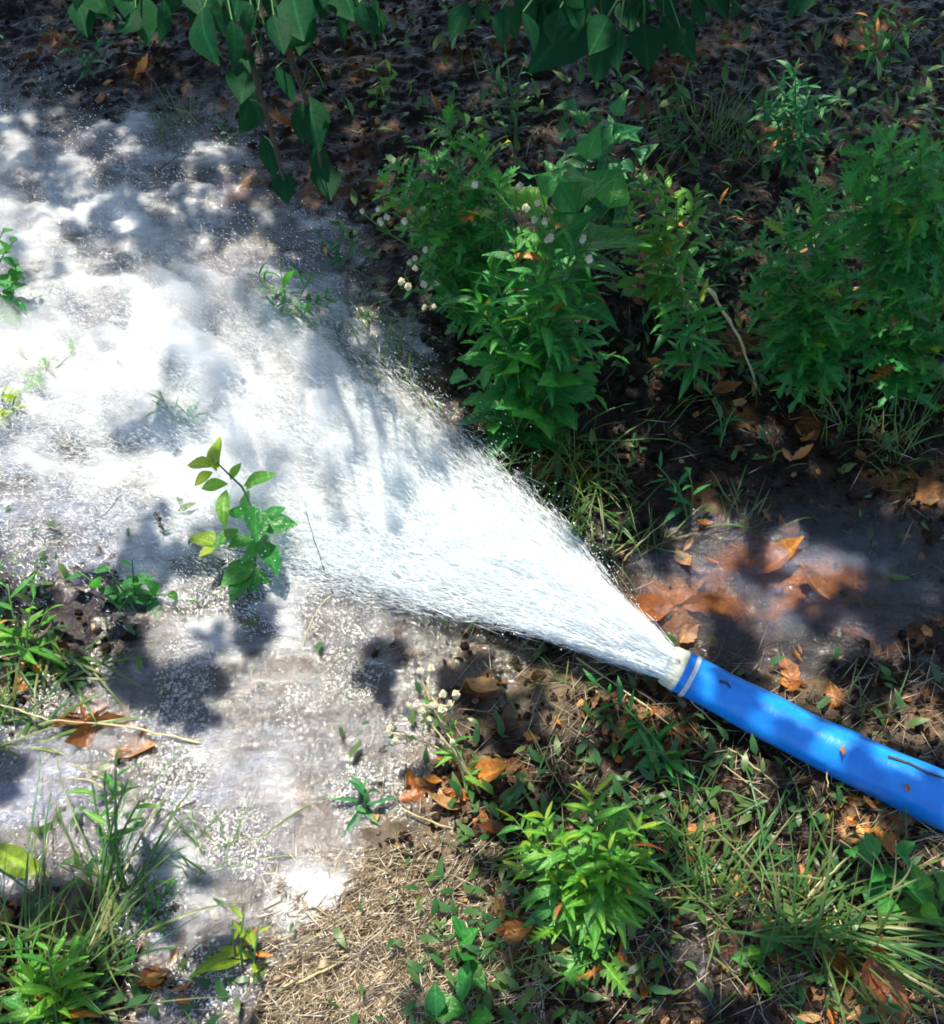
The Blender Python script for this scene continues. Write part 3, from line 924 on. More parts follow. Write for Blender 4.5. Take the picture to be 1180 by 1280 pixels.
def weed(name, label, cat, base, tips, kind, size, gap, mat='weed', group=None, droop=.25, heads=0, bare=.12, top=None, stem_r=.0022, spread_=1.0, per=1, smat='stem', hmul=1.0):
    """a weed: one stem per tip, leaves set round each stem. base=(px,py); tips=[(px,py,height)]"""
    b = gpt(*base, -.006)
    root = thing(name, b, label, cat, group)
    rl = np.array(b)
    cnt = 0
    for (tx, ty, h) in tips:
        e = at(tx, ty, h * hmul)
        b0 = b + np.array([random.uniform(-.02, .02), random.uniform(-.02, .02), 0])
        mid = (b0 + e) / 2 + np.array([(e - b0)[0] * -.15, (e - b0)[1] * -.15, .18 * np.linalg.norm(e - b0)]) + np.array([random.gauss(0, .01) for _ in range(3)])
        path = bez(b0, mid, e, 10)
        ln = np.sum(np.linalg.norm(np.diff(path, axis=0), axis=1))
        V, F = tube_arrays(path - rl, np.linspace(stem_r, stem_r * .45, 10), 5)
        link('stem', np_mesh('stem', V, F), M[smat], root)
        nl = max(3, int(ln * (1 - bare) / gap))
        ang = random.uniform(0, 6.28)
        for k in range(nl):
            f = bare + (1 - bare) * (k + .5) / nl
            i = min(8, int(f * 9)); fr = f * 9 - i
            p = path[i] * (1 - fr) + path[i + 1] * fr
            T = unit(path[i + 1] - path[i])
            for j in range(per):
                ang += 2.4 + random.uniform(-.4, .4)
                s = unit(np.cross(T, [.2, .1, .9] if abs(T[2]) < .95 else [1, 0, .1])); u = np.cross(s, T)
                out = math.cos(ang) * s + math.sin(ang) * u
                lift = (.25 + .7 * f ** 2) / spread_
                d = unit(out + T * lift + np.array([0, 0, -droop * (1 - f) + random.uniform(-.2, .25)]))
                nr = unit(T * .7 + np.array([0, 0, .8]) + np.array([random.gauss(0, .25) for _ in range(3)]))
                sz = size * (1.15 - .55 * f ** 2) * random.uniform(.7, 1.25)
                mm = mat
                if random.random() < .05:
                    mm = random.choice(('yellow', 'bright', 'dead'))
                if top and f > top[0]:
                    mm = top[1]
                place_leaf('leaf', random.choice(leaf_of(kind, mm)), rl, root, p, d, nr, sz)
                cnt += 1
        if heads:
            for k in range(heads):
                off = np.array([random.gauss(0, .022), random.gauss(0, .022), random.uniform(.004, .03)])
                q_ = e + off
                V, F = tube_arrays(np.array([path[-2], (path[-1] + q_) / 2 + [0, 0, .004], q_]) - rl, [.0013, .0012, .0011], 5)
                link('flower_stalk', np_mesh('flower_stalk', V, F), M[smat], root)
                r_ = random.uniform(.009, .015)
                place_leaf('flower_head', HEAD, rl, root, q_, np.array([0, 1, .2]) + np.random.normal(0, .3, 3), np.array([0, -.2, 1.]) + np.random.normal(0, .4, 3), r_, random.uniform(.75, 1.1))
    if cnt > 290:
        print('many leaves', label, cnt)
    return root


def blades(name, label, cat, spec, mat='grass', group=None, kind=None):
    """a tuft of grass. spec: list of (px,py,n,(lo,hi) length,lean px vector (dx,dy) or None,width)"""
    V_, F_, A_ = [], [], []; o = 0
    root = None
    for (px, py, n, (lo, hi), lean, w) in spec:
        for k in range(n):
            b = gpt(px + random.gauss(0, 20), py + random.gauss(0, 15), -.004)
            if root is None:
                root = b.copy()
            ln = random.uniform(lo, hi)
            if lean is None:
                a = random.uniform(0, 6.28); hd = np.array([math.cos(a), math.sin(a), 0]) * random.uniform(.2, .9)
            else:
                hd = unit(at(px + lean[0], py + lean[1])[:3] - at(px, py)[:3]) * random.uniform(.1, 1.2) + np.array([random.gauss(0, .6), random.gauss(0, .6), 0])
            m = 6
            tt = np.linspace(0, 1, m)
            bend = random.uniform(.5, 1.5)
            pth = b + ln * (hd[None] * (tt ** bend)[:, None] * .8 + np.array([0, 0, 1.])[None] * (tt * .85 - tt ** 2 * .55 * np.linalg.norm(hd))[:, None])
            pth[:, 2] = np.maximum(pth[:, 2], ground_h(pth[:, 0], pth[:, 1]) + .002)
            T = unit(np.gradient(pth, axis=0)); a2 = random.uniform(0, 6.28)
            s = unit(np.cross(T, np.array([math.cos(a2) * .5, math.sin(a2) * .5, 1.])))
            ww = w * .62 * random.uniform(.6, 1.3) * (1 - tt ** 2.2) * np.clip(.55 + tt * 2, 0, 1) + .0002
            nrm = np.cross(s, T)
            v = np.stack([pth - s * ww[:, None], pth + nrm * (ww * .35)[:, None], pth + s * ww[:, None]], 1).reshape(-1, 3)
            f = []
            for i in range(m - 1):
                c = o + i * 3
                f += [(c, c + 1, c + 4, c + 3), (c + 1, c + 2, c + 5, c + 4)]
            V_.append(v); F_ += f; A_.append(np.full(len(v), random.random())); o += len(v)
    V = np.concatenate(V_)
    me = np_mesh(name, V - root, np.array(F_)); set_attr(me, 'rnd', np.concatenate(A_))
    ob = link(name, me, M[mat]); ob.location = Vector(root)
    tag(ob, label, cat, group, kind)
    return ob


# ------------------------------------------------------------------ orchard tree: canopy that throws the dappled shade, low branches in view
def add_tree():
    root = thing('orchard_tree', (0.9, 4.4, 0), 'orchard tree whose low leafy branches hang in at the top', 'tree')
    rl = np.array(root.location)
    parts = []
    trunk = bez((.9, 4.4, -.05), (.75, 4.25, .7), (.85, 4.3, 1.5), 12)
    V, F = tube_arrays(trunk - rl, np.linspace(.16, .11, 12), 14)
    link('trunk', np_mesh('trunk', V, F), M['bark'], root)
    limbs = []
    for (x, y, z) in ((-2.4, 3.9, 3.1), (-.7, 3.3, 3.1), (1.9, 2.4, 3.0), (3.2, 3.6, 3.0), (2.4, 6.2, 3.2), (-.6, 6.6, 3.2), (.9, 4.6, 4.0)):
        e = np.array([x, y, z]); p0 = trunk[-1] - np.array([0, 0, random.uniform(0, .3)])
        pth = bez(p0, (p0 + e) / 2 + np.array([0, 0, .5]), e, 10)
        V, F = tube_arrays(pth - rl, np.linspace(.07, .012, 10), 7); limbs.append((V, F))
    V, F = merge(limbs)
    o = link('limbs', np_mesh('limbs', V, F), M['bark'], root)
    # unseen crown leaves, kept only where their shadow is wanted
    n = 210000
    gx_ = RNG.uniform(-3.4, 3.4, n); gy_ = RNG.uniform(-.9, 5.2, n)
    px, py = pix(gx_, gy_)
    inframe = (px > -60) & (px < 1240) & (py > -60) & (py < 1340) & (gy_ > .05)
    op = np.where(inframe, OPEN(px, py), np.where(gy_ > 1.2, .06, .45))
    # lane cut through the crown to let sun onto the jet
    sx_, sy_ = SUN_DIR[0] / SUN_DIR[2], SUN_DIR[1] / SUN_DIR[2]
    qx, qy = pix(gx_ + sx_ * .09, gy_ + sy_ * .09, .09)
    bx = np.clip((820 - qx) / 420, 0, 1); cyy = 818 - 240 * bx; hw = 48 + 115 * bx
    lane = np.exp(-(((qy - cyy) / hw) ** 2)) * (qx < 860) * (qx > 320) * inframe
    op = np.maximum(op, .93 * np.clip(lane * 1.7, 0, 1))
    hx, hy = pix(gx_ + sx_ * .07, gy_ + sy_ * .07, .07)
    onh = np.exp(-((hy - (844 + .49 * (hx - 860))) / 42) ** 2) * (hx > 862) * inframe
    op = np.where(onh > .35, .50, op)  # leaf cover over the hose set to dapple it with sun
    fine = np.where((onh > .2) | (gy_ > 1.55) | ((gy_ > 1.25) & (gx_ < -.3)), fbm(gx_ * 27, gy_ * 27, 3, 121), fbm(gx_ * 14, gy_ * 14, 3, 120))
    fine = np.clip((fine - .5) * 2.3 + .5, 0, 1)
    keep_ = (fine > op ** .75 * 1.12) & (RNG.random(n) < np.where(inframe, .85, .38))
    gx_, gy_ = gx_[keep_], gy_[keep_]; n = len(gx_)
    h = RNG.uniform(1.75, 3.1, n)
    P0 = np.stack([gx_, gy_, np.zeros(n)], 1) + SUN_DIR[None] * (h / SUN_DIR[2])[:, None]
    # gap cut into the crown so that the pool mirrors the sky
    k = CAM_H / (CAM_H + P0[:, 2])
    mx, my = pix(P0[:, 0] * k, P0[:, 1] * k)
    hole = (((mx - 970) / 170) ** 2 + ((my - 735) / 120) ** 2 < 1) & (RNG.random(n) < .85)
    P = P0[~hole]; n = len(P)
    n2_ = 26000  # extra unseen leaves added to keep sky light off the ground
    ox, oy = RNG.uniform(-6, 6.5, n2_), RNG.uniform(1.2, 9.5, n2_)
    oz = RNG.uniform(1.9, 3.6, n2_)
    px2, py2 = pix(ox - SUN_DIR[0] / SUN_DIR[2] * oz, oy - SUN_DIR[1] / SUN_DIR[2] * oz)
    out_ = ((px2 < -120) | (px2 > 1250) | (py2 < -60)) & ~((px2 < 0) & (py2 > 150))
    k = CAM_H / (CAM_H + oz); mx, my = pix(ox * k, oy * k)
    out_ &= ~(((mx - 970) / 170) ** 2 + ((my - 735) / 120) ** 2 < 1)
    P = np.concatenate([P, np.stack([ox, oy, oz], 1)[out_]]); n = len(P)
    LV = np.array([[0, 0, 0], [-.24, .3, .05], [.24, .3, .05], [-.2, .65, .03], [.2, .65, .03], [0, 1, -.12]]); LV[:, 1] -= .5
    LF = np.array([[0, 2, 1], [1, 2, 4], [1, 4, 3], [3, 4, 5]])
    D = unit(RNG.normal(0, 1, (n, 3)) * [1, 1, .45]); Nn = unit(SUN_DIR[None] + RNG.normal(0, .45, (n, 3)))
    Xx = unit(np.cross(D, Nn)); Nn = np.cross(Xx, D)
    s = RNG.uniform(.05, .085, n)[:, None]
    V, F = scatter_arrays(LV, LF, P - rl, Xx * s, D * s, Nn * s)
    me = np_mesh('crown', V, F); set_attr(me, 'rnd', np.repeat(RNG.random(n), len(LV)))
    o = link('crown', me, M['crown_leaf'], root); o['kind'] = 'stuff'
    print('crown leaves', n)

    # low branches in view: leaves given as (base px,py -> tip px,py) hanging at a level
    def branch(pts, leaves, z, mat='tree_leaf'):
        P = np.array([at(px, py, zz) for px, py, zz in pts])
        k = np.linspace(0, 1, len(P)); kk = np.linspace(0, 1, 14)
        path = np.stack([np.interp(kk, k, P[:, i]) for i in range(3)], 1)
        V, F = tube_arrays(path - rl, np.linspace(.007, .0025, 14), 6)
        b = link('branch', np_mesh('branch', V, F), M['twig'], root)
        for lf in leaves:
            x0, y0, x1, y1 = lf[:4]
            zz = (lf[4] if len(lf) > 4 else z) + random.uniform(-.04, .04)
            p0 = at(x0, y0, zz); p1 = at(x1, y1, zz - random.uniform(.01, .05))
            view = unit(np.array([0, 0, CAM_H]) - p0)
            nr = unit(view * .7 + np.array([0, 0, .5]) + np.random.normal(0, .55, 3))
            mm = lf[5] if len(lf) > 5 else mat
            place_leaf('leaf', random.choice(leaf_of('ovate', mm)), rl, b, p0, p1 - p0, nr, np.linalg.norm(p1 - p0) * random.uniform(.6, .98), random.uniform(.8, 1.15))
            # petiole joins the leaf to its branch
            q_ = path[np.argmin(np.linalg.norm(path - p0, axis=1))]
            stalks.append(tube_arrays(np.array([q_, (q_ + p0) / 2 + [0, 0, .008], p0]) - rl, [.0016, .0013, .0011], 4))
        return b
    stalks = []
    A = [(150, -20, 190, 45), (110, -30, 135, 30), (205, 0, 205, 78), (170, 10, 150, 60), (240, -25, 262, 40), (255, 10, 250, 75), (300, -20, 290, 45), (290, 25, 300, 85),
         (340, -25, 335, 40), (365, -10, 378, 50), (395, -30, 405, 38), (425, -25, 445, 28), (215, -35, 230, 20), (140, 5, 112, 42), (330, 30, 322, 80), (455, -40, 470, 20), (90, -50, 95, 12), (270, -45, 275, 12)]
    for _ in range(34):
        x = random.uniform(85, 470); y = random.uniform(-45, 45) * (1 - abs(x - 270) / 420); l_ = random.uniform(34, 62)
        A.append((x, y, x + random.gauss(0, 22), y + l_, .78 + random.uniform(-.1, .06)))
    branch([(500, -120, .86), (380, -60, .82), (260, -30, .80), (90, -50, .80)], A, .78)
    Vn = [(308, 60, 312, 108, .6), (318, 105, 322, 178, .52), (330, 170, 348, 235, .45), (352, 215, 362, 272, .40), (385, 120, 398, 188, .52), (395, 180, 408, 232, .46), (345, 85, 372, 135, .58), (372, 135, 382, 190, .5),
          (312, 125, 300, 170, .5), (402, 205, 415, 255, .42), (330, 120, 340, 165, .5), (310, 80, 300, 130, .56)]
    branch([(300, -40, .8), (312, 70, .62), (335, 150, .52), (355, 225, .43)], Vn[:4] + Vn[8:9] + Vn[10:], .5)
    branch([(345, -40, .8), (362, 70, .62), (385, 130, .53), (402, 210, .45)], Vn[4:8] + Vn[9:10], .5)
    B = [(735, 5, 668, 85, .72), (700, -20, 655, 45), (760, 20, 728, 88), (740, -30, 715, 35), (775, 35, 765, 100), (800, -25, 770, 40), (805, 30, 812, 97), (830, 20, 875, 78), (820, -20, 850, 30), (860, -35, 922, 34, .74),
         (680, -30, 640, 20), (640, -30, 612, 18), (880, -45, 900, 10), (700, 10, 690, 60), (785, -5, 790, 52), (755, 60, 742, 112, .68), (660, 0, 640, 40), (850, 35, 838, 82)]
    for _ in range(22):
        x = random.uniform(585, 930); y = random.uniform(-50, 25) * (1 - abs(x - 760) / 300); l_ = random.uniform(32, 58)
        B.append((x, y, x + random.gauss(0, 22), y + l_, .76 + random.uniform(-.1, .06)))
    branch([(1020, -130, .88), (880, -50, .82), (790, 0, .78), (660, -25, .78)], B, .76)
    branch([(1100, -140, .9), (1060, -60, .84), (1010, -20, .8)], [(1010, -25, 990, 20), (1040, -50, 1050, 5), (1100, -60, 1120, 10), (1150, -40, 1165, 20), (960, -40, 950, 8)], .8)
    V, F = merge(stalks)
    o = link('leaf_stalks', np_mesh('leaf_stalks', V, F), M['stem'], root); o['kind'] = 'stuff'


add_tree()

# ------------------------------------------------------------------ weeds on the shaded bank
BK = 'weeds on the shaded bank'
weed('weed', 'feathery dark green weed leaning over the stream, upper left of the big clump', 'weed', (600, 400),
     [(558, 148, .42), (500, 212, .36), (535, 185, .40), (600, 175, .42), (520, 255, .30), (480, 228, .34), (570, 230, .36), (590, 265, .30), (545, 290, .24), (625, 220, .4)], 'lobed', .075, .021, 'weed', BK, per=2)
weed('weed', 'weed with large arrow shaped leaves in the middle of the clump', 'weed', (690, 420),
     [(665, 210, .46), (735, 190, .46), (700, 270, .36), (770, 250, .36)], 'tri', .105, .045, 'weed', BK, droop=.1)
weed('weed', 'bushy narrow leaved weed dotted with pale seed heads beside the stream', 'weed', (670, 510),
     [(610, 330, .32), (640, 300, .36), (680, 290, .38), (720, 310, .36), (740, 345, .30), (600, 390, .24), (650, 370, .30), (700, 380, .28), (735, 410, .22), (670, 340, .34), (590, 360, .26), (625, 420, .22)], 'lance', .074, .0215, 'weed', BK, per=2)
weed('weed', 'low toothed leaf weed at the foot of the clump beside the jet', 'weed', (650, 545),
     [(600, 425, .20), (640, 440, .2), (690, 440, .2), (730, 445, .2), (770, 440, .18), (580, 470, .14), (620, 490, .12), (740, 490, .12), (690, 500, .12), (600, 520, .08)], 'serr', .078, .022, 'weed', BK)
weed('seed_head_weed', 'thin weed with cream seed heads rising from the clump middle', 'weed', (690, 440),
     [(640, 250, .40), (672, 282, .40), (694, 274, .42), (665, 310, .36), (738, 305, .36)], 'lance', .035, .05, 'weed', BK, heads=2)
weed('seed_head_weed', 'thin weed with cream seed heads leaning left over the dark mud', 'weed', (610, 420),
     [(470, 285, .28), (510, 272, .30), (500, 360, .22), (528, 338, .24), (534, 378, .2)], 'lance', .035, .055, 'weed', BK, heads=3)
weed('weed', 'small leaved weed with sunlit tips right of the big clump', 'weed', (830, 400),
     [(800, 225, .34), (830, 220, .36), (845, 245, .34), (870, 240, .32), (785, 270, .28), (815, 285, .26)], 'spoon', .046, .015, 'bright', BK, per=2)
weed('weed', 'slender grey green weed beside the pale leaning twig', 'weed', (862, 480),
     [(840, 320, .30), (870, 350, .26), (850, 380, .22), (885, 400, .2), (830, 400, .18)], 'lance', .06, .022, 'weed', BK, per=2)
weed('weed', 'bushy fine leaved weed at the upper right edge', 'weed', (1120, 390),
     [(1075, 190, .42), (1110, 175, .44), (1150, 185, .44), (1180, 200, .42), (1060, 240, .36), (1100, 250, .36), (1150, 250, .36), (1200, 260, .36), (1130, 300, .3), (1180, 320, .28)], 'lobed', .078, .0225, 'weed', BK, per=2)
weed('weed', 'bushy weed with a single upright blade, right of the leaning twig', 'weed', (1010, 480),
     [(1008, 235, .40), (950, 310, .30), (980, 290, .34), (1040, 300, .32), (960, 360, .24), (1010, 350, .26), (1060, 350, .26), (940, 380, .2), (1000, 400, .18), (1050, 410, .18)], 'lobed', .074, .019, 'weed', BK, per=2)
weed('weed', 'dense dark weed at the right edge below the fine leaved one', 'weed', (1120, 490),
     [(1090, 370, .22), (1130, 360, .24), (1170, 370, .24), (1080, 410, .18), (1120, 420, .16), (1160, 430, .15), (1200, 400, .2)], 'lobed', .072, .02, 'weed', BK, per=2)
weed('weed', 'weed with bright spotted tips in deep shade under the right branch', 'weed', (985, 215),
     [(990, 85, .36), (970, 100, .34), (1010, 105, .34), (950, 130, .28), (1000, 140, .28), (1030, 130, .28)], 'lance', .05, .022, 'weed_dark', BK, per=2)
weed('weed', 'yellow green weed in the top right corner beside orange leaves', 'weed', (1100, 100),
     [(1085, 20, .26), (1110, 15, .26), (1140, 30, .24), (1070, 50, .2)], 'lance', .045, .025, 'weed', BK)
weed('weed', 'small lit weed in the shade above the hanging vine leaves', 'weed', (480, 130),
     [(470, 75, .16), (490, 85, .15), (480, 100, .12)], 'spoon', .03, .02, 'bright', BK)
weed('weed', 'shadowed weed behind the arrow leaved one', 'weed', (760, 300),
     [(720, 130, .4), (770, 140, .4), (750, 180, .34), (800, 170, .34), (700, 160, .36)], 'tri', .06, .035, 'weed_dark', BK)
for ((bx, by), tips, lb) in (
        ((905, 350), [(890, 240, .2), (915, 230, .22), (935, 260, .18), (880, 280, .14), (920, 290, .14)], 'dim weed in the gap between the sunlit tipped weed and the right hand bush'),
        ((640, 170), [(600, 60, .2), (630, 50, .22), (660, 70, .2), (620, 100, .14), (650, 110, .12)], 'dim weed in deep shade just left of the right hand tree leaves'),
        ((1040, 330), [(1020, 215, .2), (1050, 205, .22), (1035, 250, .15), (1065, 240, .16)], 'dim weed between the two bushy ones on the right'),
        ((840, 190), [(820, 110, .16), (850, 115, .16), (870, 140, .12), (830, 145, .1)], 'dim weed under the right hand tree leaves'),
        ((420, 330), [(400, 290, .08), (425, 280, .1), (440, 300, .08)], 'dim low weed on the mud between stream and clump'),
        ((110, 90), [(80, 40, .15), (130, 50, .14), (100, 60, .1)], 'dark low weed in the top left corner'),
        ((905, 560), [(890, 500, .08), (920, 510, .08), (905, 520, .06)], 'small shaded weed on dark debris below the twig'),
        ((850, 640), [(820, 580, .08), (860, 590, .1), (840, 600, .08)], 'small shaded weed left of the rippled pool')):
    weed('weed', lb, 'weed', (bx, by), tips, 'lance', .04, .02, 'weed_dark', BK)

# ------------------------------------------------------------------ the sprig standing in the stream
def sprig():
    b = gpt(312, 742, -.01)
    root = thing('sprig', b, 'leafy green sprig standing alone at the lower edge of the white stream', 'sprig')
    rl = np.array(b)
    st = [(312, 742, .0), (318, 705, .035), (322, 668, .075), (316, 638, .105), (304, 610, .13), (285, 592, .15), (271, 578, .165)]
    P = np.array([at(x, y, z) for x, y, z in st])
    kk = np.linspace(0, 1, 20); path = np.stack([np.interp(kk, np.linspace(0, 1, 7), P[:, i]) for i in range(3)], 1)
    V, F = tube_arrays(path - rl, np.linspace(.0035, .0014, 20), 6)
    link('stem', np_mesh('stem', V, F), M['stem'], root)
    hz = lambda y: float(np.interp(y, [560, 742], [.18, .01]))
    LV = [(271, 589, 273, 548, 'yellow', .8), (274, 585, 262, 556, 'yellow', .8), (264, 584, 235, 574, 'yellow', 1.3), (266, 590, 243, 602, 'yellow', 1.2), (285, 605, 250, 607, 'bright', .9), (283, 612, 275, 650, 'bright', .8),  # top leaves coloured yellow as if backlit by the sun
          (305, 608, 342, 592, 'bright', .8), (308, 612, 318, 600, 'bright', 1), (314, 640, 286, 641, 'weed', 1.2), (322, 655, 366, 654, 'weed', 1.1), (326, 650, 356, 632, 'weed', .9), (318, 632, 321, 672, 'weed', 1),
          (317, 674, 287, 683, 'weed', 1.2), (300, 662, 266, 680, 'bright', .9), (272, 682, 240, 670, 'yellow', 1.2), (270, 684, 250, 694, 'yellow', 1), (326, 676, 346, 706, 'weed', 1.2), (322, 690, 326, 655, 'weed', 1), (318, 702, 280, 726, 'weed', 1.2),
          (312, 708, 290, 744, 'weed', 1.1), (315, 706, 317, 736, 'weed', 1.2), (310, 640, 305, 612, 'weed', .9), (322, 672, 310, 700, 'weed', 1.1), (288, 600, 300, 580, 'bright', .9), (314, 712, 336, 728, 'weed', 1)]
    for (x0, y0, x1, y1, mt, ws) in LV:
        p0 = at(x0, y0, hz(y0)); p1 = at(x1, y1, hz(y0) + random.uniform(-.01, .012))
        nr = unit(np.array([0, -.35, .9]) + np.random.normal(0, .3, 3))
        place_leaf('leaf', random.choice(leaf_of('ovate', mt)), rl, root, p0, p1 - p0, nr, np.linalg.norm(p1 - p0) * 1.1, ws * .85)
    V, F = merge([tube_arrays(bez(at(312, 690, .04), at(300, 690, .05), at(272, 683, .06), 6) - rl, .0012, 4), tube_arrays(bez(at(318, 655, .085), at(335, 660, .09), at(345, 640, .1), 6) - rl, .0012, 4)])
    link('side_shoot', np_mesh('side_shoot', V, F), M['stem'], root)


sprig()
ST = 'weeds at the water\'s edge'
weed('weed', 'small broad leaved weed in the froth left of the sprig', 'weed', (160, 762), [(95, 712, .06), (130, 706, .07), (165, 700, .09), (178, 730, .05), (215, 745, .03), (140, 735, .05)], 'ovate', .042, .03, 'weed', ST)
weed('weed', 'weed with narrow bright leaves at the left edge below the stream', 'weed', (30, 830), [(10, 730, .1), (45, 740, .1), (20, 770, .08), (70, 800, .05), (60, 760, .07), (5, 790, .07)], 'lance', .06, .02, 'bright', ST)
weed('weed', 'green weed cut by the left edge above the white stream', 'weed', (-5, 400), [(5, 285, .16), (18, 300, .15), (20, 330, .12), (10, 355, .1), (-10, 320, .14), (22, 375, .07)], 'ovate', .045, .022, 'weed', ST)
weed('weed', 'pale weed half drowned in the foam at left', 'weed', (60, 480), [(20, 440, .05), (55, 450, .06), (95, 440, .05), (40, 470, .05)], 'lance', .05, .02, 'bright', ST, hmul=.55)
weed('weed', 'yellowish weed tuft in white foam at the left edge', 'weed', (12, 520), [(5, 490, .05), (20, 495, .05), (12, 505, .04)], 'lance', .04, .015, 'yellow', ST)
weed('weed', 'green weed half hidden by spray at the upper edge of the stream', 'weed', (370, 420), [(320, 340, .09), (350, 335, .1), (390, 345, .1), (410, 370, .09), (340, 370, .08)], 'lance', .055, .02, 'weed', ST, per=2, hmul=.55)
weed('weed', 'small submerged weed in the middle of the stream', 'weed', (235, 540), [(200, 490, .07), (220, 505, .07), (190, 500, .06), (240, 520, .07)], 'lance', .05, .016, 'weed', ST, hmul=.55)

# ------------------------------------------------------------------ weeds below the jet
weed('weed', 'bright bushy weed with a yellow green top rosette below the jet', 'weed', (735, 1150),
     [(740, 990, .20), (680, 1020, .16), (660, 1050, .14), (650, 1085, .1), (700, 1050, .17), (770, 1010, .17), (800, 1030, .16), (800, 1070, .13), (760, 1060, .16), (720, 1090, .12), (780, 1100, .1), (690, 1110, .08), (640, 1020, .1), (815, 1000, .14)],
     'lance', .055, .0138, 'bright', None, per=2, top=(.9, 'yellow'))
weed('weed', 'lobed leaf weed at the foot of the bright bushy weed', 'weed', (745, 1180),
     [(735, 1225, .03), (760, 1215, .03), (720, 1210, .03), (755, 1140, .07), (650, 1120, .05), (700, 1150, .05)], 'lobed', .07, .035, 'bright', None)
weed('seed_head_weed', 'thin weed with white seed heads beside the muddy froth', 'weed', (600, 985),
     [(530, 862, .14), (520, 885, .13), (548, 905, .1), (500, 918, .09), (538, 880, .13), (560, 900, .1)], 'lance', .03, .05, 'bright', None, heads=3, smat='pale_stem')
weed('weed', 'clump of bright leaves in the bottom left corner', 'weed', (70, 1300), [(20, 1190, .1), (60, 1180, .12), (90, 1200, .1), (40, 1220, .08), (110, 1230, .07), (80, 1240, .07)], 'lance', .06, .016, 'bright', None, per=2)
weed('weed', 'pale sunlit weed standing in the froth near the bottom', 'weed', (305, 1215), [(290, 1150, .07), (305, 1140, .08), (325, 1155, .07), (315, 1175, .05)], 'lance', .045, .02, 'yellow', None)
weed('weed', 'two leaved seedling at the bottom edge', 'weed', (575, 1300), [(573, 1245, .05), (545, 1265, .04)], 'ovate', .065, .03, 'weed', None)
weed('weed', 'small green weed at the right of the straw patch', 'weed', (578, 1215), [(572, 1175, .05), (582, 1170, .05)], 'ovate', .045, .022, 'weed', None)
weed('weed', 'yellow green weed at the right edge below the hose', 'weed', (1190, 1160), [(1160, 1090, .1), (1175, 1120, .09), (1150, 1130, .07), (1190, 1100, .1)], 'ovate', .05, .03, 'bright', None)
weed('weed', 'small round leaved weed in the bottom right mud', 'weed', (940, 1215), [(930, 1190, .03), (945, 1180, .04), (955, 1205, .02)], 'ovate', .035, .016, 'bright', None)
weed('weed', 'grey green trailing weed below the hose collar', 'weed', (830, 960), [(740, 850, .05), (770, 870, .06), (800, 900, .06), (815, 930, .06), (830, 940, .08), (860, 975, .05), (790, 940, .08)], 'lance', .045, .02, 'weed', None)
weed('weed', 'weed with pale grey leaves among grass at the lower right edge', 'weed', (1100, 1120), [(1050, 1050, .09), (1090, 1065, .09), (1140, 1075, .08), (1120, 1050, .08)], 'ovate', .045, .05, 'weed', None, smat='pale_stem')
weed('weed', 'sunlit bending stalk weed in the bottom left shallows', 'weed', (145, 1130), [(130, 965, .16), (145, 960, .17), (160, 975, .15), (115, 980, .12), (175, 1000, .12)], 'lance', .05, .04, 'bright', None, bare=.55, stem_r=.0034)
weed('weed', 'tiny green weed in the shallow water left of the straw', 'weed', (190, 1130), [(180, 1100, .04), (200, 1095, .04), (195, 1115, .03)], 'lance', .035, .015, 'weed', None)
weed('weed', 'small bluish weed in the froth below the seed heads', 'weed', (460, 1020), [(450, 990, .04), (465, 985, .05), (475, 1000, .03)], 'lance', .04, .014, 'weed_dark', None)

# ------------------------------------------------------------------ grass tufts
GR = 'grass tufts'
blades('grass_tuft', 'grass tuft leaning out of the bank beside the jet', 'grass', [(700, 560, 60, (.10, .22), (-10, 60), .0022), (735, 600, 60, (.08, .2), (-20, 50), .0022), (670, 540, 40, (.08, .18), (-20, 30), .0022), (725, 650, 30, (.06, .14), (0, 40), .002)], group=GR)
blades('grass_tuft', 'grass tuft with yellow stems at the upper edge of the spray', 'grass', [(455, 400, 45, (.08, .2), (30, 60), .0024), (480, 460, 40, (.08, .18), None, .0024), (500, 480, 25, (.06, .14), (20, 40), .003)], group=GR)
blades('grass_tuft', 'grass tuft between the bushy weed and the hose', 'grass', [(870, 1120, 26, (.12, .24), (-30, -80), .0026), (900, 1110, 24, (.1, .22), (-10, -60), .0024), (850, 1050, 20, (.08, .2), None, .0022)], group=GR)
blades('grass_tuft', 'upright grass tuft below the hose in the middle of the lower right', 'grass', [(985, 1170, 24, (.14, .26), (20, -70), .0032), (1000, 1120, 18, (.08, .2), None, .0024)], group=GR)
blades('grass_tuft', 'long flattened grass lying toward the lower right corner', 'grass', [(1020, 1165, 26, (.18, .36), (90, 20), .0036), (1060, 1180, 26, (.18, .34), (90, 40), .003)], group=GR)
blades('grass_tuft', 'coarse grass tuft in the bottom left corner', 'grass', [(60, 1260, 44, (.12, .26), (30, -70), .0026), (120, 1200, 26, (.1, .22), (30, -60), .0026), (20, 1180, 35, (.1, .2), None, .0026)], group=GR)
blades('grass_tuft', 'thin grass tuft in deep shade at the upper right', 'grass', [(895, 180, 40, (.12, .26), (10, -60), .002), (930, 200, 25, (.1, .2), None, .002)], group=GR)
blades('grass_tuft', 'yellow green grass tuft at the edge of the rippled pool', 'grass', [(915, 660, 12, (.06, .12), (-10, -30), .003), (935, 660, 10, (.05, .1), (20, -10), .003), (790, 690, 14, (.06, .14), (30, -40), .0022)], group=GR)
blades('grass_tuft', 'grass tuft on the mud left of the top vine leaves', 'grass', [(215, 165, 22, (.06, .16), (-20, -30), .0022), (245, 180, 16, (.06, .14), (20, -30), .0022)], group=GR)
